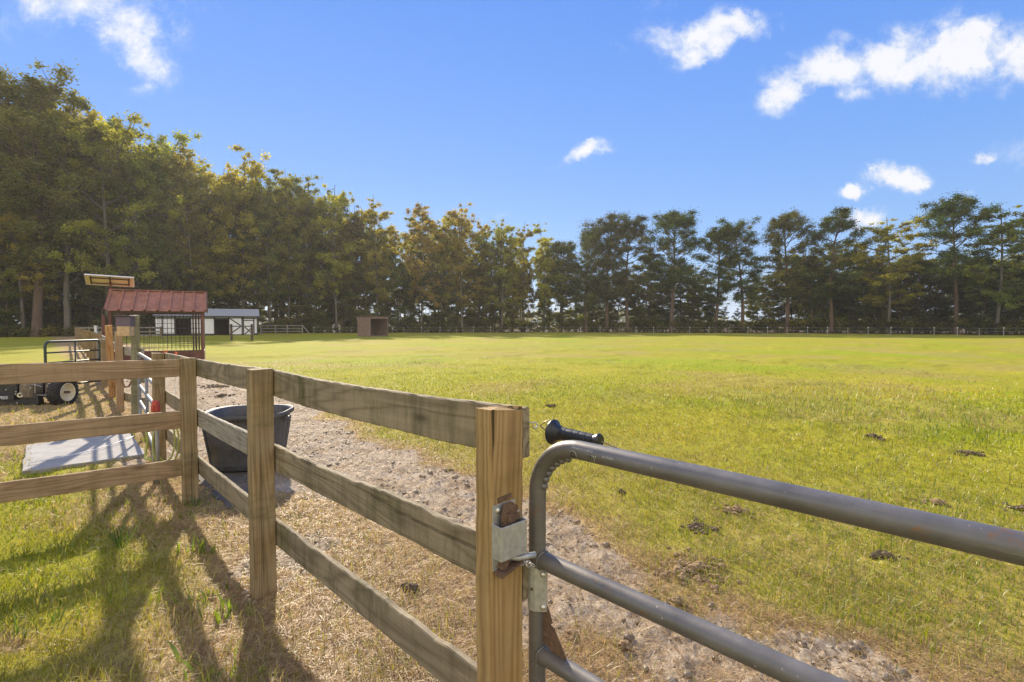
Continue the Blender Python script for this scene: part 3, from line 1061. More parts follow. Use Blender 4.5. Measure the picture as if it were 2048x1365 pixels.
for za, zb, sdv in ((1.172, 1.190, 21), (0.755, 0.775, 22), (0.366, 0.390, 23)):
    k = 2.4 / 1.01
    run(stA, PA + SIDE * 2.36, za, za + (zb - za) * 1.6, sn * 0.012, W_BROWN, sdv, hgt=0.138, thk=0.03)
    far_a = PA + SIDE * 2.44
    run(far_a, PA + SIDE * 4.8, za + (zb - za) * 1.6, zb + .03, sn * 0.012, W_BROWN, sdv + 5, hgt=0.138, thk=0.03)

# nail heads
mb = MB()
for P, zs in ((PB, (1.15, 1.11, .74, .7, .33)), (PA, (1.11, 1.07, .70, .31)), (PC, (1.1, .72))):
    pass

# latch on the golden post: on its wide face, turned to the gate
FACE = -U3                       # outward normal of wide face (towards gate)
FR = Vector((-FACE.y, FACE.x, 0))   # along the face
if FR.x < 0: FR = -FR


def face_mtx(px, py, out=0.0):
    """frame on the post's wide face at a picture position: X along face, Y out of it, Z up"""
    pt0 = Vector((PC.x, PC.y, 0)) + FACE * (0.034 + out)
    d = ray(px, py); o = Vector((0, 0, CAM_H))
    k = (pt0 - o).dot(FACE) / d.dot(FACE)
    p = o + d * k
    return p


def local_frame(p, x=FR, y=FACE, z=UP):
    m = Matrix.Identity(4)
    for i in range(3):
        m[i][0] = x[i]; m[i][1] = y[i]; m[i][2] = z[i]; m[i][3] = p[i]
    return m


pl = face_mtx(1008, 1070, 0.0015)
lm = Matrix.Translation(-O) @ local_frame(pl)
latch = MB().box((0, 0, 0), (0.082, 0.003, 0.175), bev=0.001).build("latch_plate", GALV, fence, mtx=lm)
MB().box((0.004, 0.036, -0.005), (0.092, 0.004, 0.09), bev=0.0015).box((-0.041, 0.017, -0.005), (0.004, 0.036, 0.09), bev=0.001) \
    .box((0.049, 0.017, -0.005), (0.004, 0.036, 0.09), bev=0.001).box((0.004, 0.018, -0.048), (0.088, 0.034, 0.004)).build("latch_box", GALV, latch, auto=30)
MB().prism([(-0.022, 0.0), (0.03, 0.0), (0.034, 0.045), (0.012, 0.062), (-0.012, 0.06), (-0.022, 0.03)], 0.012, 0.019, c=(0, 0, 0.03)) \
    .prism([(-0.01, 0.0), (0.03, 0.01), (0.03, 0.018), (-0.01, 0.03)], 0.019, 0.026, c=(0.004, 0, 0.035)).build("latch_dog", RUST, latch)
bm_ = MB()
for bx in (-0.022, 0.014):
    bm_.lathe([(0.0001, 0.007), (0.006, 0.006), (0.0085, 0.002), (0.0085, 0)], m=Matrix.Rotation(-math.pi / 2, 3, 'X').to_4x4(), n=12, c=(bx, 0.0, 0.072))
bm_.build("bolt", BRIGHT, latch, smooth=True)
MB().tube([(0.0, 0.004, -0.058), (0.03, 0.025, -0.064), (0.075, 0.045, -0.062)], 0.008, 10).build("latch_pin", GALV, latch, smooth=True)
MB().prism([(-0.035, 0), (0.04, 0.016), (0.045, 0.022), (-0.035, 0.012)], 0.002, 0.03, c=(0, 0, -0.098)) \
    .box((-0.012, 0.012, -0.07), (0.018, 0.02, 0.03), m=Matrix.Rotation(0.5, 4, 'Y')).build("latch_bracket", RUST, latch)
MB().prism([(-0.02, 0.09), (0.028, 0.095), (0.028, 0.108), (-0.024, 0.104)], -0.002, -0.0005, c=(0, 0, 0)).build("rust_stain", RUST, latch)
ch = MB()
for k in range(4):
    c = Vector((0.05 + 0.009 * k, 0.018 + 0.004 * k, -0.085 - 0.004 * k))
    rot = Matrix.Rotation(0.4 + (math.pi / 2 if k % 2 else 0), 4, Vector((1, 0.3, -0.4)).normalized())
    loop = [c + rot @ Vector((0.011 * math.cos(a), 0, 0.007 * math.sin(a))) for a in [2 * math.pi * j / 12 for j in range(13)]]
    ch.tube(loop, 0.002, 6, caps=False)
ch.build("chain", BRIGHT, latch, smooth=True)
# second ring near plate top
MB().tube([Vector((0.045, 0.006, 0.045)) + Vector((0.009 * math.cos(a), 0.004 * math.sin(a), 0.012 * math.sin(a))) for a in [2 * math.pi * j / 14 for j in range(15)]], 0.0022, 6, caps=False).build("ring", BRIGHT, latch, smooth=True)

# insulator on the end of the top board
pi_ = at(1049, 840, 1.40)
ins = MB()
axd = (-U3).to_track_quat('Z', 'Y').to_matrix().to_4x4()
ins.lathe([(0.0001, -0.02), (0.012, -0.02), (0.012, -0.008), (0.015, -0.006), (0.0155, 0.002), (0.013, 0.004), (0.0125, 0.0015), (0.0001, 0.001)], m=axd, n=20)
inso = ins.build("insulator", BLACKP, fence, loc=pi_ - O, auto=35)
hk = [Vector((0, 0, 0)), Vector((0.012, -0.012, -0.003)), Vector((0.022, -0.02, -0.006)), Vector((0.03, -0.016, -0.004)), Vector((0.036, -0.022, -0.012)),
      Vector((0.03, -0.03, -0.018)), Vector((0.02, -0.026, -0.012))]
MB().tube(hk, 0.0022, 8).build("hook", GALV, inso, smooth=True)

# ------------------------------------------------------------------ big grey tube gate
G0 = Vector((0.072, 1.405, 0))           # axis of its upright
GD = Vector((0.704, -0.71, 0)).normalized()
gate = thing("metal_gate", "large grey tubular farm gate latched to the golden post", "gate", tuple(G0))
TR = 0.0245
TOPZ = 1.122
gate_len = 3.6


def gp(s, z):
    return GD * s + Vector((0, 0, z))


path = [gp(0, 0.12 + 0.1 * (i)) for i in range(9)]
rb = 0.15
for i in range(1, 13):
    a = math.pi / 2 * i / 12
    path.append(gp(rb * (1 - math.cos(a)), TOPZ - rb + rb * math.sin(a)))
for i in range(1, 30):
    path.append(gp(rb + (gate_len - 2 * rb) * i / 29, TOPZ))
for i in range(1, 13):
    a = math.pi / 2 * i / 12
    path.append(gp(gate_len - rb + rb * math.sin(a), TOPZ - rb + rb * math.cos(a)))
for i in range(8, -1, -1):
    path.append(gp(gate_len, 0.12 + 0.1 * i))
path.append(gp(gate_len - 0.03, 0.09)); path.append(gp(0.03, 0.09)); path.append(gp(0, 0.12))
MB().tube(path, TR, 28).build("frame", GATE, gate, smooth=True)
# crimps on the inside of the bend
cr = MB()
for i in range(7):
    a = math.pi / 2 * (i + 1.2) / 9.0
    c = gp(rb - (rb - TR * 0.94) * math.cos(a), TOPZ - rb + (rb - TR * 0.94) * math.sin(a))
    cr.blob(c, 0.0095, i, sq=(1.15, 1.15, 1.15), rough=0.05, sub=2)
cr.build("bend_crimp", GATE, gate, smooth=True)
for zr in (0.786, 0.515, 0.30):
    MB().tube([gp(TR * 0.6, zr), gp(gate_len / 2, zr - 0.002), gp(gate_len - TR * 0.6, zr)], 0.0245, 24, caps=False).build("rail", GATE, gate, smooth=True)
for s_ in (1.25, 2.4):
    MB().box(gp(s_, 0.6), (0.03, 0.006, 1.0), m=Matrix.Rotation(math.atan2(GD.y, GD.x), 4, 'Z')).build("brace", GATE, gate)
wd = MB()
for zr in (0.786, 0.515, 0.30):
    lp = []
    for j in range(25):
        a = 2 * math.pi * j / 24
        lp.append(gp(TR * 0.92 + 0.003 * math.cos(2 * a), zr) + UP * (math.cos(a) * (TR + 0.001)) + GD.cross(UP) * (math.sin(a) * (TR + 0.001)))
    wd.tube(lp, [0.0035 + 0.0012 * math.sin(j * 2.7) for j in range(25)], 6, caps=False)
wd.build("weld_bead", GATE, gate, smooth=True)
# seam along the tube
for zr, zz in ((TOPZ, 0),):
    seam = []
    cam_side = Vector((-GD.y, GD.x, 0))
    if cam_side.y > 0: cam_side = -cam_side
    for i in range(30):
        seam.append(gp(rb + 0.05 + (gate_len - 2 * rb - 0.1) * i / 29, zr) + cam_side * (TR * 0.985) + Vector((0, 0, -0.004)))
    MB().tube(seam, 0.0006, 5).build("weld_seam", GATE, gate)
# clamp plate with two bolts
cm = local_frame(gp(0, 0.708), x=Vector((0.995, -0.1, 0)).normalized(), y=Vector((-0.1, -0.995, 0)).normalized(), z=UP)
cl = MB()
prof = []
for i in range(13):
    a = math.pi * (0.98 - 1.0 * i / 12)
    prof.append((math.cos(a) * (TR + 0.004), math.sin(a) * (TR + 0.004)))
prof = [(-TR - 0.004, -0.012)] + prof + [(TR + 0.004, -0.012)]
vs = []; fs = []
pts_out = [( -0.0285, 0.004), (-0.026, 0.016), (-0.018, 0.024), (-0.006, 0.0285), (0.022, 0.0285), (0.030, 0.026)]
for (xx, yy) in pts_out:
    vs.append((xx, yy, 0.062 if xx < 0 else 0.058)); vs.append((xx, yy, -0.062))
for i in range(len(pts_out) - 1):
    fs.append((2 * i, 2 * i + 1, 2 * i + 3, 2 * i + 2))
n0 = len(vs)
for (xx, yy) in pts_out:
    vs.append((xx, yy - 0.003, 0.062 if xx < 0 else 0.058)); vs.append((xx, yy - 0.003, -0.062))
for i in range(len(pts_out) - 1):
    a = n0 + 2 * i
    fs.append((a + 2, a + 3, a + 1, a))
    fs.append((2 * i, 2 * i + 2, a + 2, a)); fs.append((2 * i + 1, a + 1, a + 3, 2 * i + 3))
k = len(pts_out) - 1
fs.append((2 * k, 2 * k + 1, n0 + 2 * k + 1, n0 + 2 * k)); fs.append((0, n0, n0 + 1, 1))
cl.add(vs, fs)
clamp = cl.build("clamp_plate", GALV, gate, mtx=cm)
bb = MB()
for bz in (0.045, -0.048):
    bb.lathe([(0.0001, 0.0065), (0.005, 0.006), (0.0085, 0.0025), (0.009, 0)], m=Matrix.Rotation(-math.pi / 2, 3, 'X').to_4x4(), n=14, c=(0.018, 0.0285, bz))
bb.build("bolt", BRIGHT, clamp, smooth=True)
MB().lathe([(0.0001, 0.0012), (0.0045, 0.001), (0.0045, 0)], m=Matrix.Rotation(-math.pi / 2, 3, 'X').to_4x4(), n=12, c=(-0.014, 0.026, 0.0)).build("bolt_hole", RUST, clamp)
# rusty gusset between upright and third rail
MB().prism([(0.022, 0.155), (0.045, 0.115), (0.058, 0.085), (0.048, 0.078), (0.064, 0.072), (0.105, 0.012), (0.108, -0.004), (0.07, -0.003), (0.022, 0.02)], -0.002, 0.002) \
    .build("corner_gusset", RUST, gate, mtx=local_frame(gp(0, 0.535), x=GD, y=cam_side, z=UP))
# small chain link hanging under the plate is on the latch; sticker remains near the bend


def text_part(name, body, size, mat, parent, mtx, extrude=0.0004, scx=1.0, wrap=None):
    cu = bpy.data.curves.new(name, 'FONT')
    cu.body = body
    cu.size = size
    cu.extrude = extrude
    cu.align_y = 'CENTER'
    cu.resolution_u = 3
    tmp = bpy.data.objects.new(name + "_tmp", cu)
    COL.objects.link(tmp)
    dg = bpy.context.evaluated_depsgraph_get()
    me = bpy.data.meshes.new_from_object(tmp.evaluated_get(dg))
    bpy.data.objects.remove(tmp)
    bpy.data.curves.remove(cu)
    n = len(me.vertices)
    co = np.zeros(n * 3, dtype=np.float32); me.vertices.foreach_get('co', co); co = co.reshape(-1, 3)
    co[:, 0] *= scx
    if wrap:   # roll the flat text onto a tube of this radius (text stands up the tube's side)
        a = co[:, 1] / wrap
        z_ = co[:, 2].copy()
        co[:, 1] = np.sin(a) * (wrap + z_)
        co[:, 2] = np.cos(a) * (wrap + z_)
    me.vertices.foreach_set('co', co.ravel())
    me.update()
    me.materials.clear(); me.materials.append(mat)
    return link(name, me, parent, mtx=mtx)


BLACKINK = simple("black_ink", (0.012, 0.012, 0.012), 0.6, 0, 0.1, 30)
STICKER = simple("pale_sticker_scraps", (0.5, 0.49, 0.42), 0.6, 0, 0.2, 90)
PRINT = simple("faded_print", (0.42, 0.42, 0.42), 0.5, 0, 0.2, 90)


def tube_text_mtx(s, ang):
    """text frame on the top rail: X along rail, Z outward at angle ang below the camera side"""
    out = (cam_side * math.cos(ang) + UP * math.sin(ang)).normalized()
    yv = (UP * math.cos(ang) - cam_side * math.sin(ang)).normalized()
    m = Matrix.Identity(4)
    p = gp(s, TOPZ)
    for i in range(3):
        m[i][0] = GD[i]; m[i][1] = yv[i]; m[i][2] = out[i]; m[i][3] = p[i]
    return m


st1 = MB()
for (s_, w_, a_, h_) in ((0.128, 0.02, -8, 0.010), (0.147, 0.012, -14, 0.008), (0.172, 0.014, -10, 0.012), (0.19, 0.016, -16, 0.009), (0.203, 0.01, -12, 0.007)):
    pass
for s_, body, sz in ((0.135, "Q", 0.026), (0.188, "10'", 0.024)):
    text_part("sticker_lettering", body, sz * 1.12, STICKER, gate, tube_text_mtx(s_ - 0.001, R(-22)), 0.0002, 1.0, TR + 0.0004)
    text_part("sticker_lettering", body, sz, BLACKINK, gate, tube_text_mtx(s_, R(-22)), 0.0004, 1.0, TR + 0.0006)
text_part("faded_lettering", "MANUFACTURED", 0.0085, PRINT, gate, tube_text_mtx(0.14, R(24)), 0.0002, 1.0, TR + 0.0003)
text_part("faded_lettering", "10 YEARS", 0.0085, PRINT, gate, tube_text_mtx(0.235, R(8)), 0.0002, 1.0, TR + 0.0003)

# ------------------------------------------------------------------ insulated fence handle hooked across the gateway
H0 = at(1106, 864, 1.50)
H1 = at(1203, 884, 1.385)
hd = (H1 - H0); hl = hd.length
hm = hd.normalized().to_track_quat('Z', 'Y').to_matrix().to_4x4()
hroot = thing("gate_handle", "black ribbed electric fence handle hooked above the grey gate", "fence handle", tuple(H0))
MB().lathe([(0.0001, -0.004), (0.018, -0.006), (0.037, -0.002), (0.038, 0.002), (0.034, 0.006), (0.028, 0.012), (0.0235, 0.022), (0.021, 0.03)], m=hm, n=32).build("flange", BLACKP, hroot, auto=40)
gprof = [(0.021, 0.03)]
zc = 0.03
for k in range(5):
    zc2 = 0.03 + (hl - 0.055) * (k + 1) / 5
    r_ = 0.0195 - 0.0007 * k
    gprof += [(r_, zc + 0.001), (r_, zc2 - 0.0016), (r_ - 0.0008, zc2 - 0.0010), (r_ - 0.0008, zc2)]
    zc = zc2
gprof += [(0.017, zc + 0.004), (0.021, zc + 0.010), (0.022, zc + 0.017), (0.018, zc + 0.022), (0.0001, zc + 0.022)]
MB().lathe(gprof, m=hm, n=28).build("grip", BLACKP, hroot, auto=40)
hv = hd.normalized()
MB().tube([Vector((0, 0, 0)), -hv * 0.02, -hv * 0.035 + UP * 0.003, -hv * 0.045 + UP * 0.012 + Vector((-0.004, 0, 0)), -hv * 0.03 + UP * 0.026 + Vector((0.0, 0, 0)), -hv * 0.012 + UP * 0.032 + Vector((0.008, 0, 0))], 0.0024, 8).build("hook", COPPER, hroot, smooth=True)
MB().tube([hv * hl, hv * (hl + 0.12) - UP * 0.02, hv * (hl + 0.5) - UP * 0.045, hv * (hl + 1.6) - UP * 0.06], 0.002, 6).build("cord", COPPER, hroot)

# ------------------------------------------------------------------ rubber stock tank


def rrect(w, d, r_, n=8):
    out = []
    for (cx, cy, a0) in ((w / 2 - r_, d / 2 - r_, 0), (-w / 2 + r_, d / 2 - r_, 90), (-w / 2 + r_, -d / 2 + r_, 180), (w / 2 - r_, -d / 2 + r_, 270)):
        for k in range(n + 1):
            a = R(a0 + 90 * k / n)
            out.append((cx + r_ * math.cos(a), cy + r_ * math.sin(a)))
    return out


tank = thing("stock_tank", "black rubber water trough behind the board fence", "water trough", (-2.68, 5.06, 0.03), rotz=R(8))
levels = [(0.66, 0.58, 0.22, 0.0), (0.70, 0.62, 0.22, 0.03), (0.76, 0.67, 0.24, 0.2), (0.765, 0.675, 0.24, 0.21), (0.82, 0.725, 0.26, 0.38), (0.86, 0.76, 0.27, 0.54),
          (0.92, 0.82, 0.29, 0.545), (0.94, 0.84, 0.30, 0.56), (0.94, 0.84, 0.30, 0.582), (0.92, 0.82, 0.29, 0.595), (0.87, 0.77, 0.27, 0.59), (0.84, 0.745, 0.27, 0.57),
          (0.80, 0.70, 0.25, 0.38), (0.72, 0.64, 0.22, 0.06), (0.5, 0.45, 0.15, 0.045)]
mbt = MB(); vs = []; fs = []
nn = 36
for (w_, d_, r_, z_) in levels:
    for (a, b) in rrect(w_, d_, r_, 8):
        vs.append(Vector((a * 0.86, b * 0.88, z_ * 0.93)))
for i in range(len(levels) - 1):
    for k_ in range(nn):
        a = i * nn + k_; b = i * nn + (k_ + 1) % nn
        fs.append((a, b, b + nn, a + nn))
fs.append(tuple(range(nn - 1, -1, -1))); fs.append(tuple(range((len(levels) - 1) * nn, len(levels) * nn)))
mbt.add(vs, fs)
mbt.build("tub", RUBBER, tank, auto=50)
rb_ = MB()
for k_ in range(14):
    a = 2 * math.pi * k_ / 14 + .2
    ca, sa = math.cos(a), math.sin(a)
    p0 = Vector((0.295 * ca * 1.0, 0.265 * sa, 0.02)); p1 = Vector((0.36 * ca, 0.325 * sa, 0.46))
    # push ribs out along the rounded rectangle
    kx = 1 / max(abs(ca) ** 4 + abs(sa) ** 4, 0.3) ** 0.25
    p0.x *= kx; p0.y *= kx; p1.x *= kx; p1.y *= kx
    rb_.tube([p0, p1], 0.016, 6)
rb_.build("moulded_ribs", RUBBER, tank, auto=50)
MB().box((0.41, -0.12, 0.49), (0.05, 0.07, 0.035), bev=0.008).build("drain_lug", RUBBER, tank)

# slabs
slab = thing("concrete_slab", "pale concrete slab set in the grass before the pen gate", "slab", (0, 0, 0))


def slab_mesh(name, s0, s1, t0, t1, z, mat, parent=None, jit=0.02):
    cs = []
    rr = random.Random(int(s0 * 100))
    loop = []
    for (a, b, c_, d_) in ((s0, t0, s1, t0), (s1, t0, s1, t1), (s1, t1, s0, t1), (s0, t1, s0, t0)):
        for k in range(10):
            f = k / 10
            loop.append((a + (c_ - a) * f + rr.uniform(-jit, jit), b + (d_ - b) * f + rr.uniform(-jit, jit)))
    vs = []
    for zz, sh in ((z - 0.07, 1.0), (z - 0.004, 1.0), (z, 0.992)):
        cs_, ct_ = (s0 + s1) / 2, (t0 + t1) / 2
        for (a, b) in loop:
            a2, b2 = cs_ + (a - cs_) * sh, ct_ + (b - ct_) * sh
            p = C0 + UV_ * a2 + NV_ * b2
            vs.append(Vector((p[0], p[1], zz)))
    n = len(loop); fs = []
    for i in range(2):
        for k in range(n):
            fs.append((i * n + k, i * n + (k + 1) % n, (i + 1) * n + (k + 1) % n, (i + 1) * n + k))
    fs.append(tuple(range(2 * n, 3 * n)))
    return MB().add(vs, fs).build(name, mat, parent)


bpy.data.objects.remove(slab)
tag(slab_mesh("concrete_slab", 5.72, 7.2, -1.08, -0.1, 0.024, CONC, jit=0.01), "pale concrete slab set in the grass before the pen gate", "slab")
tag(slab_mesh("concrete_paver", 3.95, 4.65, 0.12, 0.55, 0.014, CONC_D), "damp grey paver beside the corner post and under the trough edge", "slab")
tag(slab_mesh("concrete_paver", 3.3, 3.9, 0.14, 0.45, 0.012, CONC_D), "damp grey paver between the two brown posts, on the near side of the trough", "slab")

# ------------------------------------------------------------------ hydrant and hoses
hp = at(315, 968, 4.50)
hyd = thing("yard_hydrant", "thin grey standpipe with a chipped red head beside the side fence", "hydrant", (hp.x, hp.y, 0))
MB().tube([(0, 0, -0.05), (0.004, 0, 0.3), (0, 0, 0.70)], 0.017, 12).tube([(-0.03, 0.0, -0.05), (-0.03, 0.0, 0.5)], 0.011, 10).build("pipe", GREYPIPE, hyd, smooth=True)
MB().lathe([(0.034, 0.0), (0.038, 0.004), (0.036, 0.03), (0.031, 0.07), (0.026, 0.095), (0.022, 0.102), (0.0001, 0.104)], n=16, c=(0, 0, 0.665)).box((0.0, -0.035, 0.70), (0.03, 0.02, 0.05), bev=0.004).build("head", REDPAINT, hyd, auto=40)
MB().tube([(0.02, -0.01, 0.62), (0.05, -0.03, 0.6), (0.06, -0.035, 0.55)], 0.012, 10).build("spout", GREYPIPE, hyd, smooth=True)
hs = MB()
c0 = Vector((hp.x, hp.y, 0))
for kk in range(3):
    w_ = 0.075 + 0.02 * kk; hh = 0.24 + 0.03 * kk
    cx = Vector((0.045 + 0.02 * kk, 0.05 - 0.012 * kk, 0.40 - 0.015 * kk))
    lp = [cx + Vector((w_ * math.cos(a) * 0.9, w_ * 0.4 * math.cos(a), hh * math.sin(a) * 0.85)) for a in [2 * math.pi * j / 28 for j in range(29)]]
    hs.tube(lp, 0.0075, 8, caps=False)
ho = hs.build("garden_hose", HOSE, None, loc=(c0.x, c0.y, 0.0), smooth=True)
tag(ho, "yellow-green hose hanging in loops by the red-topped standpipe", "hose")
g1 = at(291, 895, 5.35)
hs = MB().tube([(0, 0, 0.36), (0.02, 0.01, 0.2), (0.0, 0.0, 0.08), (0.03, -0.05, 0.02), (0.16, -0.10, 0.02)], 0.012, 10)
ho2 = hs.build("short_hose", HOSE, None, loc=(g1.x, g1.y, 0.0), smooth=True)
tag(ho2, "short green hose end hanging down at the pen gate near the slab", "hose")
# thin pale hose on the slab
pts = [ground_at(px, py) + Vector((0, 0, 0.047)) for px, py in ((60, 935), (130, 922), (190, 908), (235, 893), (268, 880))]
hs = MB().tube([p - pts[0] for p in pts], 0.005, 8)
ho3 = hs.build("water_line", WHITEPVC, None, loc=tuple(pts[0]), smooth=True)
tag(ho3, "thin pale water line lying across the concrete slab", "hose")

# ------------------------------------------------------------------ farther fence with tall posts, and the pen gate
line = lambda Y: Vector((-5.70 - 0.93 * (Y - 7.6), Y, 0)) if Y < 11.7 else Vector((-9.51 - 0.89 * (Y - 11.7), Y, 0))
pf = thing("pen_fence", "long board fence receding past the birdhouse post to the wood", "fence", (-5.70, 7.6, 0))
OP = Vector((-5.70, 7.6, 0))
E = line(7.6)


def tall(px, topy, basey, w, mat, seed, label=None):
    g = ground_at((px[0] + px[1]) / 2, basey)
    t = at(px[0] if False else (px[2] if len(px) > 2 else (px[0] + px[1]) / 2), topy, g.y)
    o = beam("post", (g.x, g.y, -0.1), (t.x, t.y, t.z), Vector((UV_[1], -UV_[0], 0)), w, w * 0.95, mat, pf, OP, seed=seed, top_wear=0.005)
    if label: o['label'] = label
    return g, t


gE, tE = tall((262, 279, 270.5), 631, 838, 0.098, W_GREEN, 40, "mossy grey-green square post")
gF, tF = tall((232, 250, 237), 664, 826, 0.10, W_TAN, 41, "tan wooden post")
gG, tG = tall((221, 231, 217), 651, 796, 0.112, W_ORANGE, 42, "new orange wooden post")
gH, tH = tall((206, 214, 208), 679, 774, 0.13, W_POST, 43)
gI, tI = tall((196, 205, 200), 678, 768, 0.13, W_SILVER, 44)
ends = [gF, gG, gH] + [line(Y) for Y in (14.2, 16.8, 19.4, 22.2, 25, 28, 31.5, 35, 39, 43, 47, 51)]
for i, p in enumerate(ends[3:]):
    beam("post", (p.x, p.y, -0.1), (p.x, p.y, 1.2), Vector((UV_[1], -UV_[0], 0)), 0.11, 0.11, W_POST, pf, OP, seed=60 + i)
prev = E
for i, p in enumerate(ends):
    for z_ in (1.09, 0.70, 0.33):
        zz = z_ + (0.06 if i > 2 else 0)
        a = Vector((prev.x, prev.y, zz - 0.07)) + N3 * 0.07; b = Vector((p.x, p.y, zz - 0.07)) + N3 * 0.07
        beam("rail", a, b, UP, 0.14, 0.03, W_SILVER if z_ > 1 else W_GREY, pf, OP, seed=80 + i * 3)
    prev = p

# birdhouse
bh = at(251, 655, 7.50)
bd = thing("birdhouse", "small wooden birdhouse with purple-grey roof on the mossy post", "birdhouse", (bh.x, bh.y, bh.z - 0.13), rotz=R(12))
MB().box((0, 0, 0.072), (0.165, 0.15, 0.144), bev=0.003).build("box", BOXWOOD, bd)
MB().prism([(-0.105, 0.0), (0.105, 0.0), (0.095, 0.012), (-0.095, 0.012)], -0.1, 0.1, m=Matrix.Rotation(R(0), 4, 'X'), c=(0, 0, 0.30)).box((0, -0.065, 0.215), (0.19, 0.012, 0.135), m=Matrix.Identity(4), bev=0.002).box((0, 0.07, 0.215), (0.185, 0.012, 0.13)).box((0, 0, 0.21), (0.17, 0.13, 0.13)).build("roof", PURPLE, bd)

# pen gate D-E (galvanised tubes)
pgd = Vector((PD.x, PD.y, 0)) + U3 * 0.12
pge = Vector((E.x, E.y, 0)) - U3 * 0.12
pg = thing("pen_gate", "galvanised tube gate between the corner run and the birdhouse post", "gate", tuple(pgd))
gl = (pge - pgd).length; gdv = (pge - pgd).normalized()
fp = []
for i in range(9):
    fp.append(gdv * 0.0 + UP * (0.2 + 0.1 * i))
for i in range(1, 7):
    a = math.pi / 2 * i / 6
    fp.append(gdv * (0.1 * (1 - math.cos(a))) + UP * (1.0 + 0.1 * math.sin(a)))
for i in range(0, 7):
    a = math.pi / 2 * i / 6
    fp.append(gdv * (gl - 0.1 + 0.1 * math.sin(a)) + UP * (1.0 + 0.1 * math.cos(a)))
for i in range(8, -1, -1):
    fp.append(gdv * gl + UP * (0.2 + 0.1 * i))
fp += [gdv * (gl - 0.1) + UP * 0.12, gdv * 0.1 + UP * 0.12, UP * 0.2]
MB().tube([p - UP * 0.08 for p in fp], 0.022, 12).build("frame", PENG, pg, smooth=True)
for z_ in (0.86, 0.62, 0.38):
    MB().tube([UP * (z_ - .08), gdv * gl + UP * (z_ - .08)], 0.020, 12, caps=False).build("rail", PENG, pg, smooth=True)
MB().tube([gdv * gl * .5 + UP * .05, gdv * gl * .5 + UP * 1.02], 0.018, 10).build("upright", PENG, pg, smooth=True)

# brown hose hung between the tan post and the birdhouse post
p0 = at(246, 752, 7.7); pts = [at(px, py, 7.75) for px, py in ((243, 752), (245, 765), (250, 775), (258, 773), (263, 762), (262, 750))]
o = MB().tube([p - p0 for p in pts], 0.013, 8).build("hanging_hose", BROWNHOSE, None, loc=tuple(p0), smooth=True)
tag(o, "short brown hose looped beside the birdhouse post", "hose")

# marker stakes with orange tips, beyond the corner run
for i, (px, lab) in enumerate(((331, "thin white stake with orange tip, the one closer to the tall posts"), (353, "thin white stake with orange tip, the one closer to the trough"))):
    g = ground_at(px - 2, 784 + 3 * i)
    r_ = thing("marker_stake", lab, "stake", (g.x, g.y, 0), group="orange-tipped stakes behind the fence")
    t = at(px, 706 + i * 2, g.y)
    v = t - g
    MB().tube([(0, 0, -0.05), (v.x, v.y, v.z)], 0.006, 6).build("rod", WHITEPVC, r_)
    f = MB()
    for q in range(5):
        rr = random.Random(q + i * 9)
        f.tube([(v.x, v.y, v.z - 0.03), (v.x + rr.uniform(-.06, .06), v.y, v.z + rr.uniform(-.01, .07))], 0.011, 5)
    f.build("tip", ORANGE, r_)

# white post far on the side
wp = at(192, 676, 21.0)
o = MB().tube([(0, 0, -wp.z - 0.05), (0, 0, 0.5)], 0.05, 10).box((0, 0, 0.5), (0.12, 0.12, 0.02)).build("white_post", WHITEPVC, None, loc=(wp.x, wp.y, wp.z))
tag(o, "white plastic post standing by the far side of the board fence", "post")

# ------------------------------------------------------------------ dark green walk gate, standing open
ga = line(12.1) + Vector((-0.12, 0, 0)); gb = Vector((-10.03, 10.75, 0)) + Vector((-0.02, 0, 0))
wg = thing("green_gate", "dark green tube gate standing open in front of the lawn", "gate", tuple(ga))
v = gb - ga; gl = v.length; gv = v.normalized()
fp = [UP * (0.1 + 0.1 * i) for i in range(9)]
for i in range(1, 7):
    a = math.pi / 2 * i / 6
    fp.append(gv * (0.1 * (1 - math.cos(a))) + UP * (0.98 + 0.1 * math.sin(a)))
for i in range(0, 7):
    a = math.pi / 2 * i / 6
    fp.append(gv * (gl - 0.1 + 0.1 * math.sin(a)) + UP * (0.98 + 0.1 * math.cos(a)))
fp += [gv * gl + UP * (0.9 - 0.1 * i) for i in range(9)]
fp.append(UP * 0.1)
MB().tube(fp, 0.026, 10).build("frame", GREEN_T, wg, smooth=True)
for z_ in (0.84, 0.62, 0.36):
    MB().tube([UP * z_, gv * gl + UP * z_], 0.017, 8).build("rail", GREEN_T, wg, smooth=True)
MB().tube([gv * gl * .48 + UP * .1, gv * gl * .48 + UP * 1.06], 0.014, 8).build("upright", GREEN_T, wg, smooth=True)

# ------------------------------------------------------------------ black tiller with cream wheel
wc = ground_at(127, 812)
mroot = thing("tractor_tiller", "low black tiller machine on a cream-rimmed wheel behind the side fence", "garden machine", (wc.x, wc.y, 0))
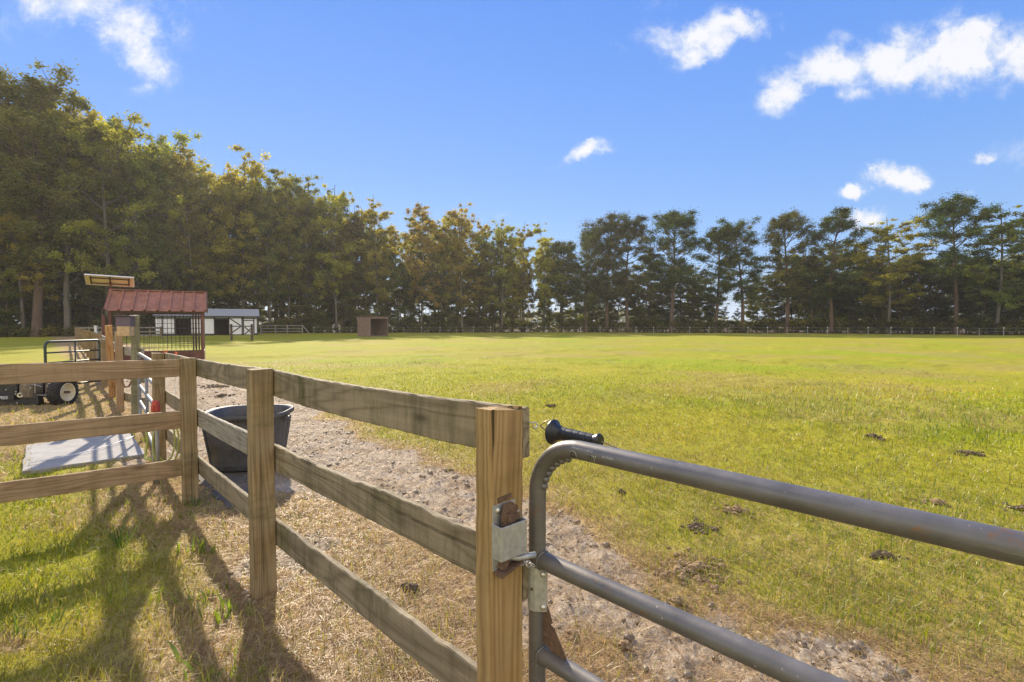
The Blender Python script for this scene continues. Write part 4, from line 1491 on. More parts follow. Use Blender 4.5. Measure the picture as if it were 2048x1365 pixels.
# local axes: image-right = +X here, machine extends to -X
WAX = Vector((0.99, 0.06, 0)).normalized()      # wheel axle direction, turned to camera and right
wm = WAX.to_track_quat('Z', 'Y').to_matrix().to_4x4()
RW = 0.245
wcen = Vector((0, 0, RW))
tyre = MB()
tp = []
for (rr_, zz) in ((0.16, -0.085), (0.20, -0.1), (0.235, -0.09), (0.245, -0.05), (0.247, 0.0), (0.245, 0.05), (0.235, 0.085), (0.20, 0.095), (0.165, 0.08), (0.16, 0.06)):
    tp.append((rr_, zz))
wheel = bpy.data.objects.new("wheel", None); COL.objects.link(wheel); wheel.parent = mroot; wheel.location = wcen
tyre.lathe(tp, m=wm, n=36)
for k in range(22):
    for sgn in (-1, 1):
        a = 2 * math.pi * (k + (0.5 if sgn > 0 else 0)) / 22
        m4 = wm @ Matrix.Rotation(a, 4, 'Z') @ Matrix.Translation((0.245, 0, sgn * 0.045)) @ Matrix.Rotation(sgn * 0.7, 4, 'X')
        tyre.box((0, 0, 0), (0.024, 0.022, 0.1), m=m4)
bpy.data.objects.remove(wheel)
wheel = tyre.build("wheel", TIRE, mroot, loc=wcen, auto=40)
wheel['label'] = "lugged black tyre on cream rim"
MB().lathe([(0.165, 0.082), (0.158, 0.09), (0.150, 0.085), (0.145, 0.04), (0.12, 0.012), (0.06, 0.008), (0.04, 0.02), (0.035, 0.025), (0.0001, 0.025)], m=wm, n=32).build("rim", CREAM, wheel, auto=40)
MB().lathe([(0.022, 0.0), (0.022, 0.11), (0.015, 0.115), (0.0001, 0.115)], m=wm, n=12).build("axle", RUST, wheel, auto=40)
Bx = MB()
bodyref = ground_at(10, 812)


def mp_(px, py, Y):
    return at(px, py, Y) - Vector((wc.x, wc.y, 0))


def mbox(mb, px0, px1, py0, py1, Y, dep, bev=0.01):
    a = mp_(px0, py1, Y); b = mp_(px1, py0, Y)
    mb.box(((a.x + b.x) / 2, (a.y + dep / 2), (a.z + b.z) / 2), (abs(b.x - a.x), dep, abs(b.z - a.z)), bev=bev)


Y0 = 8.75
b1 = MB()
mbox(b1, -150, 34, 768, 792, Y0 + .05, 0.55)
mbox(b1, -150, 33, 800, 813, Y0, 0.5)
mbox(b1, -20, 110, 762, 790, Y0 + .35, 0.3)
mbox(b1, 30, 72, 729, 771, Y0 + .3, 0.35, 0.02)
b1.build("body", MACH_BLACK, mroot)
b2 = MB(); mbox(b2, -150, 27, 790, 801, Y0 - .04, 0.06, 0.006)
nb = b2.build("name_bar", MACH_BLACK, mroot)
b3 = MB(); mbox(b3, 36, 62, 768, 799, Y0 + .02, 0.25, 0.03); mbox(b3, 88, 104, 768, 800, Y0 + .15, 0.2, 0.03)
b3.build("gearbox", MACH_BROWN, mroot)
b4 = MB(); mbox(b4, 32, 78, 799, 811, Y0, 0.1, 0.005); mbox(b4, 66, 76, 790, 810, Y0 - .02, .1, .005); mbox(b4, 72, 108, 786, 795, Y0 + .2, .15, .01)
b4.build("skid_frame", MACH_BLACK, mroot)
b5 = MB()
for px, py in ((12, 780), (31, 789), (34, 806), (32, 784), (61, 776)):
    b5.blob(mp_(px, py, Y0 - .06), 0.011, 1, rough=0.02, sub=1)
b5.build("bolt", BRIGHT, mroot, smooth=True)
MB().tube([mp_(70, 768, Y0), mp_(70, 787, Y0)], 0.006, 6).tube([mp_(66, 769, Y0), mp_(84, 774, Y0)], 0.005, 6).tube([mp_(76, 791, Y0), mp_(94, 790.5, Y0)], 0.006, 6).build("link_rod", BRIGHT, mroot)
k_ = [mp_(40 + 5 * math.cos(a), 791 + 4 * math.sin(a), Y0 - .05) for a in [j * 0.9 for j in range(7)]]
MB().tube(k_, 0.011, 6).build("coupling", CREAM, mroot, smooth=True)
tp0 = mp_(-21.5, 796.2, Y0 - 0.05)
text_part("lettering", "LAND PRIDE", 0.075, WHITEPVC, mroot, Matrix.Translation(tp0) @ Matrix.Rotation(math.pi / 2, 4, 'X'), 0.001, 0.78)

# ------------------------------------------------------------------ red-roofed wire shelter
fr = at(409, 722, 20.0); fr.z = 0
dx = Vector((0.86, 0.51, 0)).normalized()
LN = 3.0
fl = fr - dx * LN
ang = math.atan2(dx.y, dx.x)
sh = thing("wire_shelter", "small shelter with red metal roof, wire mesh sides and rust-red base panels", "animal shelter", tuple(fl), rotz=ang)
DP = 2.4
EH, RH = 2.0, 2.78
MB().box((LN / 2, 0.0, 0.20), (LN, 0.04, 0.40)).build("base_panel", REDPANEL, sh)
MB().box((0.02, DP / 2, 0.20), (0.04, DP - 0.06, 0.40)).box((LN - .02, DP / 2, 0.20), (0.04, DP - 0.06, 0.40)).build("base_panel", REDPANEL, sh)
for x_ in (0.05, LN - 0.05):
    for y_ in (0.0, DP):
        MB().box((x_, y_, EH / 2 + 0.0), (0.09, 0.09, EH), bev=0.004).build("post", REDPANEL, sh)
MB().box((LN / 2, 0.0, 0.425), (LN - 0.1, 0.06, 0.045)).box((LN / 2, 0.0, EH - 0.06), (LN - .1, 0.06, 0.10)).box((LN / 2, DP, EH - 0.06), (LN - .1, 0.06, 0.10)).build("frame", DARKWOOD, sh)
for y_ in (0.0, DP):
    w = MB()
    for k in range(21):
        x_ = 0.1 + (LN - 0.2) * k / 20
        w.tube([(x_, y_, 0.44), (x_ + (0.02 if k % 3 == 0 else 0), y_, EH - 0.11)], 0.006, 4)
    for z_ in (0.55, 0.72, 0.9, 1.1, 1.3, 1.5, 1.7):
        w.tube([(0.09, y_, z_), (LN - 0.09, y_, z_)], 0.006, 4)
    w.build("wire_mesh", WIRE, sh)
w = MB()
for k in range(12):
    y_ = 0.1 + (DP - 0.2) * k / 11
    w.tube([(0.05, y_, 0.42), (0.05, y_, EH - 0.1)], 0.006, 4)
for z_ in (0.6, 0.9, 1.2, 1.5):
    w.tube([(0.05, 0.05, z_), (0.05, DP - 0.05, z_)], 0.006, 4)
w.build("wire_mesh", WIRE, sh)
sl = MB()
for x_ in (LN - 0.36, LN - 0.27, LN - 0.17):
    sl.box((x_, 0.045, 1.2), (0.055, 0.02, 1.5))
for k in range(8):
    sl.box((LN - 0.04, 0.2 + k * 0.27, 1.2), (0.02, 0.2, 1.52))
sl.build("side_slats", DARKWOOD, sh)
# roof: ribbed sheets both sides
for sgn in (1, -1):
    rf = MB()
    y_e, y_r = (-0.12, DP / 2 + 0.002) if sgn > 0 else (DP + 0.12, DP / 2 - 0.002)
    z_e = EH - 0.02
    nrib = 9
    xs = []
    for k in range(nrib):
        c = -0.06 + (LN + 0.12) * (k + 0.0) / (nrib - 1)
        xs += [(c - 0.05, 0), (c - 0.025, 0.06), (c + 0.025, 0.06), (c + 0.05, 0)]
    n = len(xs)
    vs = [(x_, y_e, z_e + h_) for x_, h_ in xs] + [(x_, y_r, RH + h_) for x_, h_ in xs] + [(x_, y_e, z_e + h_ - 0.015) for x_, h_ in xs] + [(x_, y_r, RH + h_ - 0.015) for x_, h_ in xs]
    fs = []
    for k in range(n - 1):
        fs.append((k, k + 1, n + k + 1, n + k)); fs.append((2 * n + k + 1, 2 * n + k, 3 * n + k, 3 * n + k + 1))
        fs.append((k, 2 * n + k, 2 * n + k + 1, k + 1))
    fs += [(0, n, 3 * n, 2 * n), (n - 1, 2 * n + n - 1, 3 * n + n - 1, n + n - 1)]
    rf.add(vs, fs).build("roof", REDROOF, sh)
for x_ in (-0.1, LN + 0.1):
    MB().tube([(x_, -0.13, EH + 0.0), (x_, DP / 2, RH + 0.02), (x_, DP + 0.13, EH + 0.0)], 0.03, 6).build("roof_trim", REDPANEL, sh)
MB().box((LN / 2, DP / 2, RH + 0.045), (LN + 0.24, 0.12, 0.03)).build("ridge_cap", REDROOF, sh)
MB().box((-0.10, -0.25, 0.9), (0.1, 0.1, 1.8), bev=0.005).build("post", REDPANEL, sh)

# solar panel on mast
spb = at(224, 700, 19.6); spb.z = 0
sp = thing("solar_panel", "solar panel tilted on a mast beside the red roof", "solar panel", tuple(spb), rotz=R(36))
cz = at(224, 562, 19.6).z
MB().tube([(0, 0, -0.1), (0, 0, cz - 0.06)], 0.035, 10).build("mast", REDPANEL, sp, smooth=True)
tilt = Matrix.Translation((0, 0, cz)) @ Matrix.Rotation(R(1.5), 4, 'Y') @ Matrix.Rotation(R(-23), 4, 'X')
PW, PH = 1.50, 0.80
pan = MB().box((0, 0, 0.0), (PW - 0.05, PH - 0.05, 0.008)).build("backsheet", PANELBACK, sp, mtx=tilt)
MB().box((0, 0, 0.009), (PW - 0.05, PH - 0.05, 0.006)).build("cells", SOLAR, sp, mtx=tilt)
MB().box((0, PH / 2, 0), (PW, 0.035, 0.045)).box((0, -PH / 2, 0), (PW, 0.035, 0.045)).box((PW / 2 - .0175, 0, 0), (0.035, PH - 0.035, 0.045)).box((-PW / 2 + .0175, 0, 0), (0.035, PH - 0.035, 0.045)).build("frame", ALU, sp, mtx=tilt)
MB().box((0, 0, -0.03), (0.05, PH - .04, 0.04)).box((0.0, -0.22, -0.03), (PW - 0.30, 0.04, 0.03)).box((0.0, 0.22, -0.03), (PW - 0.30, 0.04, 0.03)).box((0.58, 0, -0.03), (0.05, PH - .2, 0.03)).box((-0.58, 0, -0.03), (0.05, PH - .2, 0.03)).build("mount_rails", DARKWOOD, sp, mtx=tilt)

# ------------------------------------------------------------------ white stable
sr = at(516, 671, 70.0); sr.z = 0
sdx = Vector((0.88, 0.475, 0)).normalized()


def along(px):   # distance back from the right corner at picture column px
    u_ = (px - 1024) / F_PX
    # sr - sdx*t : x/y = u_
    return (sr.x - u_ * sr.y) / (sdx.x - u_ * sdx.y)


LS = along(311)
sl0 = sr - sdx * LS
stb = thing("horse_stable", "long white stable with black trim and grey shingle roof", "stable", tuple(sl0), rotz=math.atan2(sdx.y, sdx.x))
X = lambda px: LS - along(px)
DS = 3.8; SE = 2.62; SR = 3.6
ops = [(X(351), X(381), 2.25), (X(430), X(457.5), 2.25), (X(488), X(507), 2.1)]
wall = MB()
xp = 0.0
for (a, b, h_) in ops:
    wall.box(((xp + a) / 2, 0.0, SE / 2), (a - xp, 0.08, SE))
    wall.box(((a + b) / 2, 0.0, (SE + h_) / 2), (b - a, 0.08, SE - h_))
    xp = b
wall.box(((xp + LS) / 2, 0.0, SE / 2), (LS - xp, 0.08, SE))
xg = 0.25
while xg < LS:       # board joints standing slightly proud
    if not any(a < xg < b for a, b, h_ in ops):
        wall.box((xg, -0.05, SE / 2), (0.035, 0.02, SE - 0.3))
    xg += 0.42
wall.box((LS / 2, DS, SE / 2), (LS, 0.08, SE))
wall.build("wall", WHITEP, stb)
gable = [(0.04, 0), (DS - 0.04, 0), (DS - 0.04, SE), (DS / 2, SR - 0.12), (0.04, SE)]
for x_ in (0.04, LS - 0.04):
    mg = Matrix.Rotation(math.pi / 2, 4, 'Z')
    MB().prism(gable, -0.04, 0.04, m=mg, c=(x_, 0, 0)).build("gable_wall", WHITEP, stb)
rf = MB()
for sgn in (0, 1):
    e = (-0.35, SE - 0.02) if sgn == 0 else (DS + 0.35, SE - 0.02)
    r_ = (DS / 2, SR)
    vs = [(-0.2, e[0], e[1]), (LS + 0.2, e[0], e[1]), (LS + 0.2, r_[0], r_[1]), (-0.2, r_[0], r_[1]), (-0.2, e[0], e[1] + 0.07), (LS + 0.2, e[0], e[1] + 0.07), (LS + 0.2, r_[0], r_[1] + 0.07), (-0.2, r_[0], r_[1] + 0.07)]
    rf.add(vs, [(0, 1, 2, 3), (7, 6, 5, 4), (0, 4, 5, 1), (1, 5, 6, 2), (3, 7, 4, 0)])
rf.build("roof", GREYROOF, stb)
tr = MB()
tr.box((LS / 2, -0.36, SE - 0.06), (LS + 0.4, 0.03, 0.16))
px_edges = [0.0] + [v for a, b, h_ in ops for v in (a, b)] + [LS]
for i in range(0, len(px_edges), 2):
    a, b = px_edges[i], px_edges[i + 1]
    tr.box(((a + b) / 2, -0.06, 0.13), (b - a, 0.03, 0.26))
for x_ in (X(325), X(351) - 0.05, X(381) + .05, X(430) - .05, X(457.5) + .05, X(484.5), X(488) - .05, X(507) + 0.06, LS - 0.06):
    tr.box((x_, -0.075, SE / 2 + .1), (0.14, 0.03, SE - 0.2))
tr.box((LS / 2, -0.068, SE - 0.28), (LS - .2, 0.02, 0.14))
tr.build("trim", BLACKTRIM, stb)
for (xa, xb, za, zb, diag) in ((X(458.5), X(484), 0.15, SE - 0.3, 'K'), (X(488), X(507), 0.1, 2.05, 'X')):
    d_ = MB()
    if diag == 'X':
        d_.box(((xa + xb) / 2, -0.02, (za + zb) / 2), (xb - xa - 0.05, 0.05, zb - za))
    else:
        d_.box(((xa + xb) / 2, -0.09, (za + zb) / 2), (xb - xa - 0.12, 0.05, zb - za))
    dr = d_.build("door", WHITEP, stb)
    b_ = MB(); yb = -0.05 if diag == 'X' else -0.125
    mid_z = 1.25
    b_.box(((xa + xb) / 2, yb, mid_z), (xb - xa - .1, 0.02, 0.13))

    def dg(x0, z0, x1, z1):
        b_.tube([(x0, yb - 0.01, z0), (x1, yb - 0.01, z1)], 0.07, 4)
    if diag == 'X':
        dg(xa + .1, za + .05, xb - .1, mid_z - .1); dg(xa + .1, mid_z - .1, xb - .1, za + .05)
        b_.box(((xa + xb) / 2, yb, zb), (xb - xa, 0.02, 0.12))
    else:
        dg(xa + .1, zb, xb - .15, mid_z + .1); dg(xa + .1, za + .05, xb - .15, mid_z - .05)
    b_.build("door_brace", BLACKTRIM, dr)
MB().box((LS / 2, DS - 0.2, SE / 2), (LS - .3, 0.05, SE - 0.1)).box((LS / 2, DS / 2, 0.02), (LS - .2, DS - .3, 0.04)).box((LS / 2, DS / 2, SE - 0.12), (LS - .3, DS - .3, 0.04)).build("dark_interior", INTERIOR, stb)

# two bare posts in front of the stable
for i, (px, lab) in enumerate(((463, "bare wooden post before the stable, in line with the diagonal-braced door"), (504, "bare wooden post before the stable, in line with the cross-braced door"))):
    g = ground_at(px, 682)
    o = MB().box((0, 0, 0.72), (0.15, 0.15, 1.6), bev=0.01).build("wooden_post", DARKWOOD, None, loc=(g.x, g.y, 0))
    tag(o, lab, "post", group="bare posts before the stable")

# ------------------------------------------------------------------ run-in shelter in the paddock
f0 = at(740, 674, 59.5); f0.z = 0
fd = Vector((0.52, 0.855, 0)).normalized()
rs = thing("run_in_shed", "small open-fronted timber run-in shed alone in the paddock", "shed", tuple(f0), rotz=math.atan2(fd.y, fd.x))
RL, RD, RHt = 2.9, 2.1, 2.42
MB().box((0.02, RD / 2, RHt / 2), (0.05, RD, RHt)).build("side_wall", W_PINK, rs)
MB().box((RL - 0.02, RD / 2, RHt / 2), (0.05, RD, RHt)).build("side_wall", W_PINK, rs)
pk = MB()
for k in range(9):
    pk.box((-0.012, 0.12 + k * 0.235, RHt / 2), (0.02, 0.20, RHt - 0.04))
pk.build("side_planks", W_PINK, rs)
MB().box((RL / 2, RD - 0.02, (RHt - .1) / 2), (RL - 0.1, 0.05, RHt - .1)).build("back_wall", DARKWOOD, rs)
MB().box((RL / 2, -0.03, RHt - 0.10), (RL + .1, 0.05, 0.28)).build("fascia", W_PINK, rs)
MB().box((0.04, -0.012, RHt / 2 - .1), (0.12, 0.06, RHt - 0.2)).build("post", W_PINK, rs)
MB().box((RL - 0.04, -0.012, RHt / 2 - .1), (0.12, 0.06, RHt - 0.2)).build("post", W_PINK, rs)
MB().box((RL / 2, RD / 2, RHt + 0.05), (RL + .25, RD + .3, 0.06), m=Matrix.Rotation(R(-1.5), 4, 'X')).build("roof", DARKWOOD, rs)
MB().box((RL / 2, 0.0, 0.08), (RL - .15, 0.05, 0.15)).build("threshold", W_PINK, rs)

# ------------------------------------------------------------------ far fences
ff = thing("far_rail_fence", "distant three-rail timber fence between stable and paddock corner", "fence", (-38, 74, 0))
OF = Vector((-38, 74, 0))
pxs = [522, 551, 575, 605]
pts = [at(px, 668, 76 + (px - 520) * 0.02) for px in pxs]
for i, p in enumerate(pts):
    MB().box((0, 0, 0.68), (0.16, 0.16, 1.5), bev=0.01).build("post", W_SILVER, ff, loc=Vector((p.x, p.y, 0)) - OF)
for i in range(3):
    for z_ in (1.3, 0.85, 0.4):
        a = Vector((pts[i].x, pts[i].y, z_)); b = Vector((pts[i + 1].x, pts[i + 1].y, z_))
        MB().tube([a - OF, b - OF], 0.06, 4).build("rail", W_SILVER, ff)
a = Vector((pts[3].x, pts[3].y, 1.35)); b = at(620, 667, 77); b.z = 0
MB().tube([a - OF, b - OF], 0.07, 4).build("brace", W_SILVER, ff)

# board fence at the back of the lawn, left of the stable
bf = thing("back_board_fence", "low brown board fence along the wood behind the red-roofed shelter", "fence", (-40, 51, 0))
OB = Vector((-40, 51, 0))
q0 = line(51); q1 = at(322, 670, 57); q1.z = 0
nb_ = 7
for i in range(nb_ + 1):
    p = q0.lerp(q1, i / nb_)
    MB().box((0, 0, 0.6), (0.13, 0.13, 1.3), bev=0.01).build("post", W_POST, bf, loc=Vector((p.x, p.y, 0)) - OB)
    if i < nb_:
        p2 = q0.lerp(q1, (i + 1) / nb_)
        for z_ in (1.13, 0.68, 0.28):
            beam("rail", Vector((p.x, p.y - .09, z_)), Vector((p2.x, p2.y - .09, z_)), UP, 0.16, 0.03, W_SILVER, bf, OB, seed=i)

# wire fence round the paddock
wf = thing("electric_fence", "long wire fence with white-topped stakes below the tree line", "fence", (0, 86, 0))
OW = Vector((0, 86, 0))
FK = [610, 720, 900, 1100, 1300, 1500, 1700, 1900, 2048, 2300]
FZ = [77, 79, 84, 86, 82, 76, 70, 64, 60.5, 55]
fpx = []
px = 628
while px < 2290:
    fpx.append(px)
    px += 36 + 16 * max(0, (px - 1300) / 900) + random.Random(int(px)).uniform(-3, 3)
fpts = []
for i, px in enumerate(fpx):
    Yf = float(np.interp(px, FK, FZ))
    fpts.append(Vector(((px - 1024) / 1000 * Yf, Yf, 0)))
for i, p in enumerate(fpts):
    tall_ = i % 3 != 2
    m_ = MB().box((0, 0, 0.5), (0.06, 0.06, 1.1))
    po = m_.build("post", GREYPIPE if tall_ else W_SILVER, wf, loc=p - OW)
    if tall_:
        MB().box((0, -0.02, 1.06), (0.10, 0.10, 0.12), bev=0.01).build("insulator", WHITEPVC, po)
for z_ in (1.02, 0.62):
    MB().tube([p - OW + UP * z_ for p in fpts], 0.013, 4).build("wire", simple("pale_fence_wire", (0.22, 0.22, 0.21), 0.6), wf)

# ------------------------------------------------------------------ manure piles
MP = [(1100, 818, 0.10, 9, 1, "small dark manure heap on the grass just above the black fence handle"),
      (1388, 1142, 0.17, 60, 0, "large pale brown manure spill between the two gate rails"),
      (1470, 1021, 0.10, 26, 0, "brown manure heap just under the top gate rail"),
      (1397, 1060, 0.10, 22, 1, "dark crumbly manure patch under the top gate rail, closer to the gate upright"),
      (1936, 909, 0.13, 28, 1, "wide dark manure heap on green grass above the top gate rail"),
      (1748, 877, 0.09, 16, 1, "small brown manure heap behind a grassy hump"),
      (1872, 1008, 0.09, 16, 0, "brown manure heap just above the top gate rail"),
      (2044, 1022, 0.10, 18, 1, "dark manure heap cut off by the picture's right edge"),
      (1770, 1118, 0.06, 12, 1, "small dark manure heap under the top gate rail near the right edge"),
      (1242, 988, 0.03, 6, 1, "tiny manure lump in the yellow grass beyond the gate bend"),
      (1140, 1268, 0.025, 6, 0, "tiny brown lump on sandy soil beside the gate gusset"),
      (1250, 1298, 0.025, 7, 0, "tiny brown lump on sandy soil under the second gate rail"),
      (1360, 1208, 0.03, 7, 0, "small brown lump just below the large manure spill"),
      (820, 1180, 0.04, 9, 1, "small grey-brown lump seen under the middle fence board"),
      (430, 772, 0.28, 60, 1, "long dark manure scatter on the track behind the corner post"),
      (445, 792, 0.16, 30, 1, "dark manure clods on the track just behind the trough")]
for i, (px, py, sprd, cnt, dk, lab) in enumerate(MP):
    g = ground_at(px, py)
    rr = random.Random(100 + i)
    mb = MB()
    dist = g.y
    for k in range(int(cnt * 2.2)):
        a = rr.uniform(0, 6.28); q = abs(rr.gauss(0, 0.6)) * sprd
        x_ = math.cos(a) * q * 1.25; y_ = math.sin(a) * q
        sz = rr.uniform(0.007, 0.017) * (1 + 0.03 * dist) * (1.25 if k < cnt / 2 else 0.8)
        hgt = gh(g.x + x_, g.y + y_) + sz * 0.5 + 0.018 * math.exp(-(q / (sprd * 0.5)) ** 2)
        mb.blob((x_, y_, hgt), sz, k + i * 97, sq=(rr.uniform(0.9, 1.5), rr.uniform(0.9, 1.4), rr.uniform(0.6, 0.95)), rough=0.28, sub=1)
    o = mb.build("manure_pile", MANURE_D if dk else MANURE, None, loc=(g.x, g.y, 0))
    tag(o, lab, "manure", group="manure piles on the paddock")

# ------------------------------------------------------------------ single grass tufts and weeds near the fence
TF = [(240, 1098, 0.30, 34, 'g', "tall green grass tuft standing before the lowest side board"),
      (395, 1012, 0.11, 40, 'g', "short green tuft at the foot of the corner post"),
      (372, 1035, 0.10, 34, 'y', "bright yellow-green weed clump just before the corner post"),
      (392, 1105, 0.13, 30, 'w', "leafy yellow-green weed between corner post and tall tuft"),
      (285, 1120, 0.12, 26, 'y', "yellow-green blades beside the tall grass tuft"),
      (405, 1200, 0.10, 26, 'w', "small leafy weed behind the bright dock plant"),
      (448, 1228, 0.10, 34, 'w', "bright green dock plant beside the nearer brown post"),
      (375, 1330, 0.16, 5, 'w', "single broad upright green leaf low in the lawn"),
      (440, 1350, 0.11, 24, 'w', "dark green leafy weed at the bottom of the lawn"),
      (120, 1240, 0.13, 26, 'g', "loose green tuft in the lawn nearest the camera"),
      (30, 1270, 0.12, 24, 'g', "green tuft low at the lawn's outer side"),
      (215, 1205, 0.12, 26, 'y', "yellow-green tuft in the middle of the shaded lawn"),
      (320, 1200, 0.13, 26, 'y', "yellow-green tuft between lawn middle and dock plant")]
for i, (px, py, hh, cnt, kd, lab) in enumerate(TF):
    g = ground_at(px, py)
    x = rng.normal(0, 0.018 + 0.05 * (kd != 'g' or hh < 0.2), cnt); y = rng.normal(0, 0.02 + 0.03 * (kd != 'g'), cnt)
    length = hh * rng.uniform(0.5, 1.1, cnt)
    wd = {'g': 0.006, 'y': 0.006, 'w': 0.012}[kd] * rng.uniform(0.6, 1.2, cnt)
    cA = {'g': np.array([0.09, 0.16, 0.02]), 'y': np.array([0.24, 0.30, 0.03]), 'w': np.array([0.19, 0.27, 0.025])}[kd]
    col = cA[None] * rng.uniform(0.6, 1.25, (cnt, 1))
    me = blades_mesh("grass_tuft", x, y, np.full(cnt, gh(g.x, g.y) - 0.01), length, wd, rng.uniform(0, 6.28, cnt), np.abs(rng.normal(0.35, 0.3, cnt)), rng.uniform(0.1, 0.7, cnt), col)
    nm = "grass_tuft" if kd != 'w' else "leafy_weed"
    o = link(nm, me, None, (g.x, g.y, 0))
    tag(o, lab, "grass tuft" if kd != 'w' else "weed", group="tufts and weeds along the fence")


# ------------------------------------------------------------------ trees
def leaves_mesh(name, centres, radii, per, size, rs_, mat, squash=0.7, aspect=0.6, autumn=0.2, droop=0.0):
    r_ = np.random.default_rng(rs_)
    centres = np.array(centres); radii = np.array(radii)
    nC = len(centres)
    cnt = np.maximum(8, (per * (radii / radii.mean()) ** 2)).astype(int)
    ci = np.repeat(np.arange(nC), cnt)
    n = len(ci)
    d = r_.normal(size=(n, 3)); d /= np.linalg.norm(d, axis=1)[:, None]
    rad = radii[ci] * np.minimum(np.abs(r_.normal(0, 0.5, n)) + 0.16, 1.35)
    st3 = r_.uniform(0.65, 1.4, (nC, 3)) * np.array([1, 1, squash])
    pos = centres[ci] + d * rad[:, None] * st3[ci]
    a = r_.normal(size=(n, 3)); a[:, 2] *= 0.6; a /= np.linalg.norm(a, axis=1)[:, None]
    b = np.cross(a, r_.normal(size=(n, 3))); b /= np.linalg.norm(b, axis=1)[:, None]
    s = size * r_.uniform(0.6, 1.35, n)[:, None]
    a = a * s; b = b * s * aspect
    co = np.stack((pos - a * 0.5, pos + b * 0.5, pos + a * 0.5, pos - b * 0.5), 1).reshape(-1, 3)
    f = np.arange(n * 4)
    me = mesh_np(name, co, f, np.full(n, 4), mat, smooth=False)
    cb = r_.uniform(0, 1, nC); ca_ = np.clip(r_.normal(autumn, 0.22, nC), 0, 1)
    tint = np.zeros((n, 3)); tint[:, 0] = np.clip(cb[ci] * 0.6 + r_.uniform(0, 0.55, n), 0, 1); tint[:, 1] = np.clip(ca_[ci] + r_.normal(0, 0.1, n), 0, 1)
    set_color(me, 'tint', np.repeat(tint, 4, axis=0))
    return me


def norm_h(trunk, cen, rad, H):
    top = max(c.z + 0.75 * r_ for c, r_ in zip(cen, rad))
    k = H / top
    for c in cen:
        c.z *= k
    trunk.v = [(v[0], v[1], v[2] * k) for v in trunk.v]


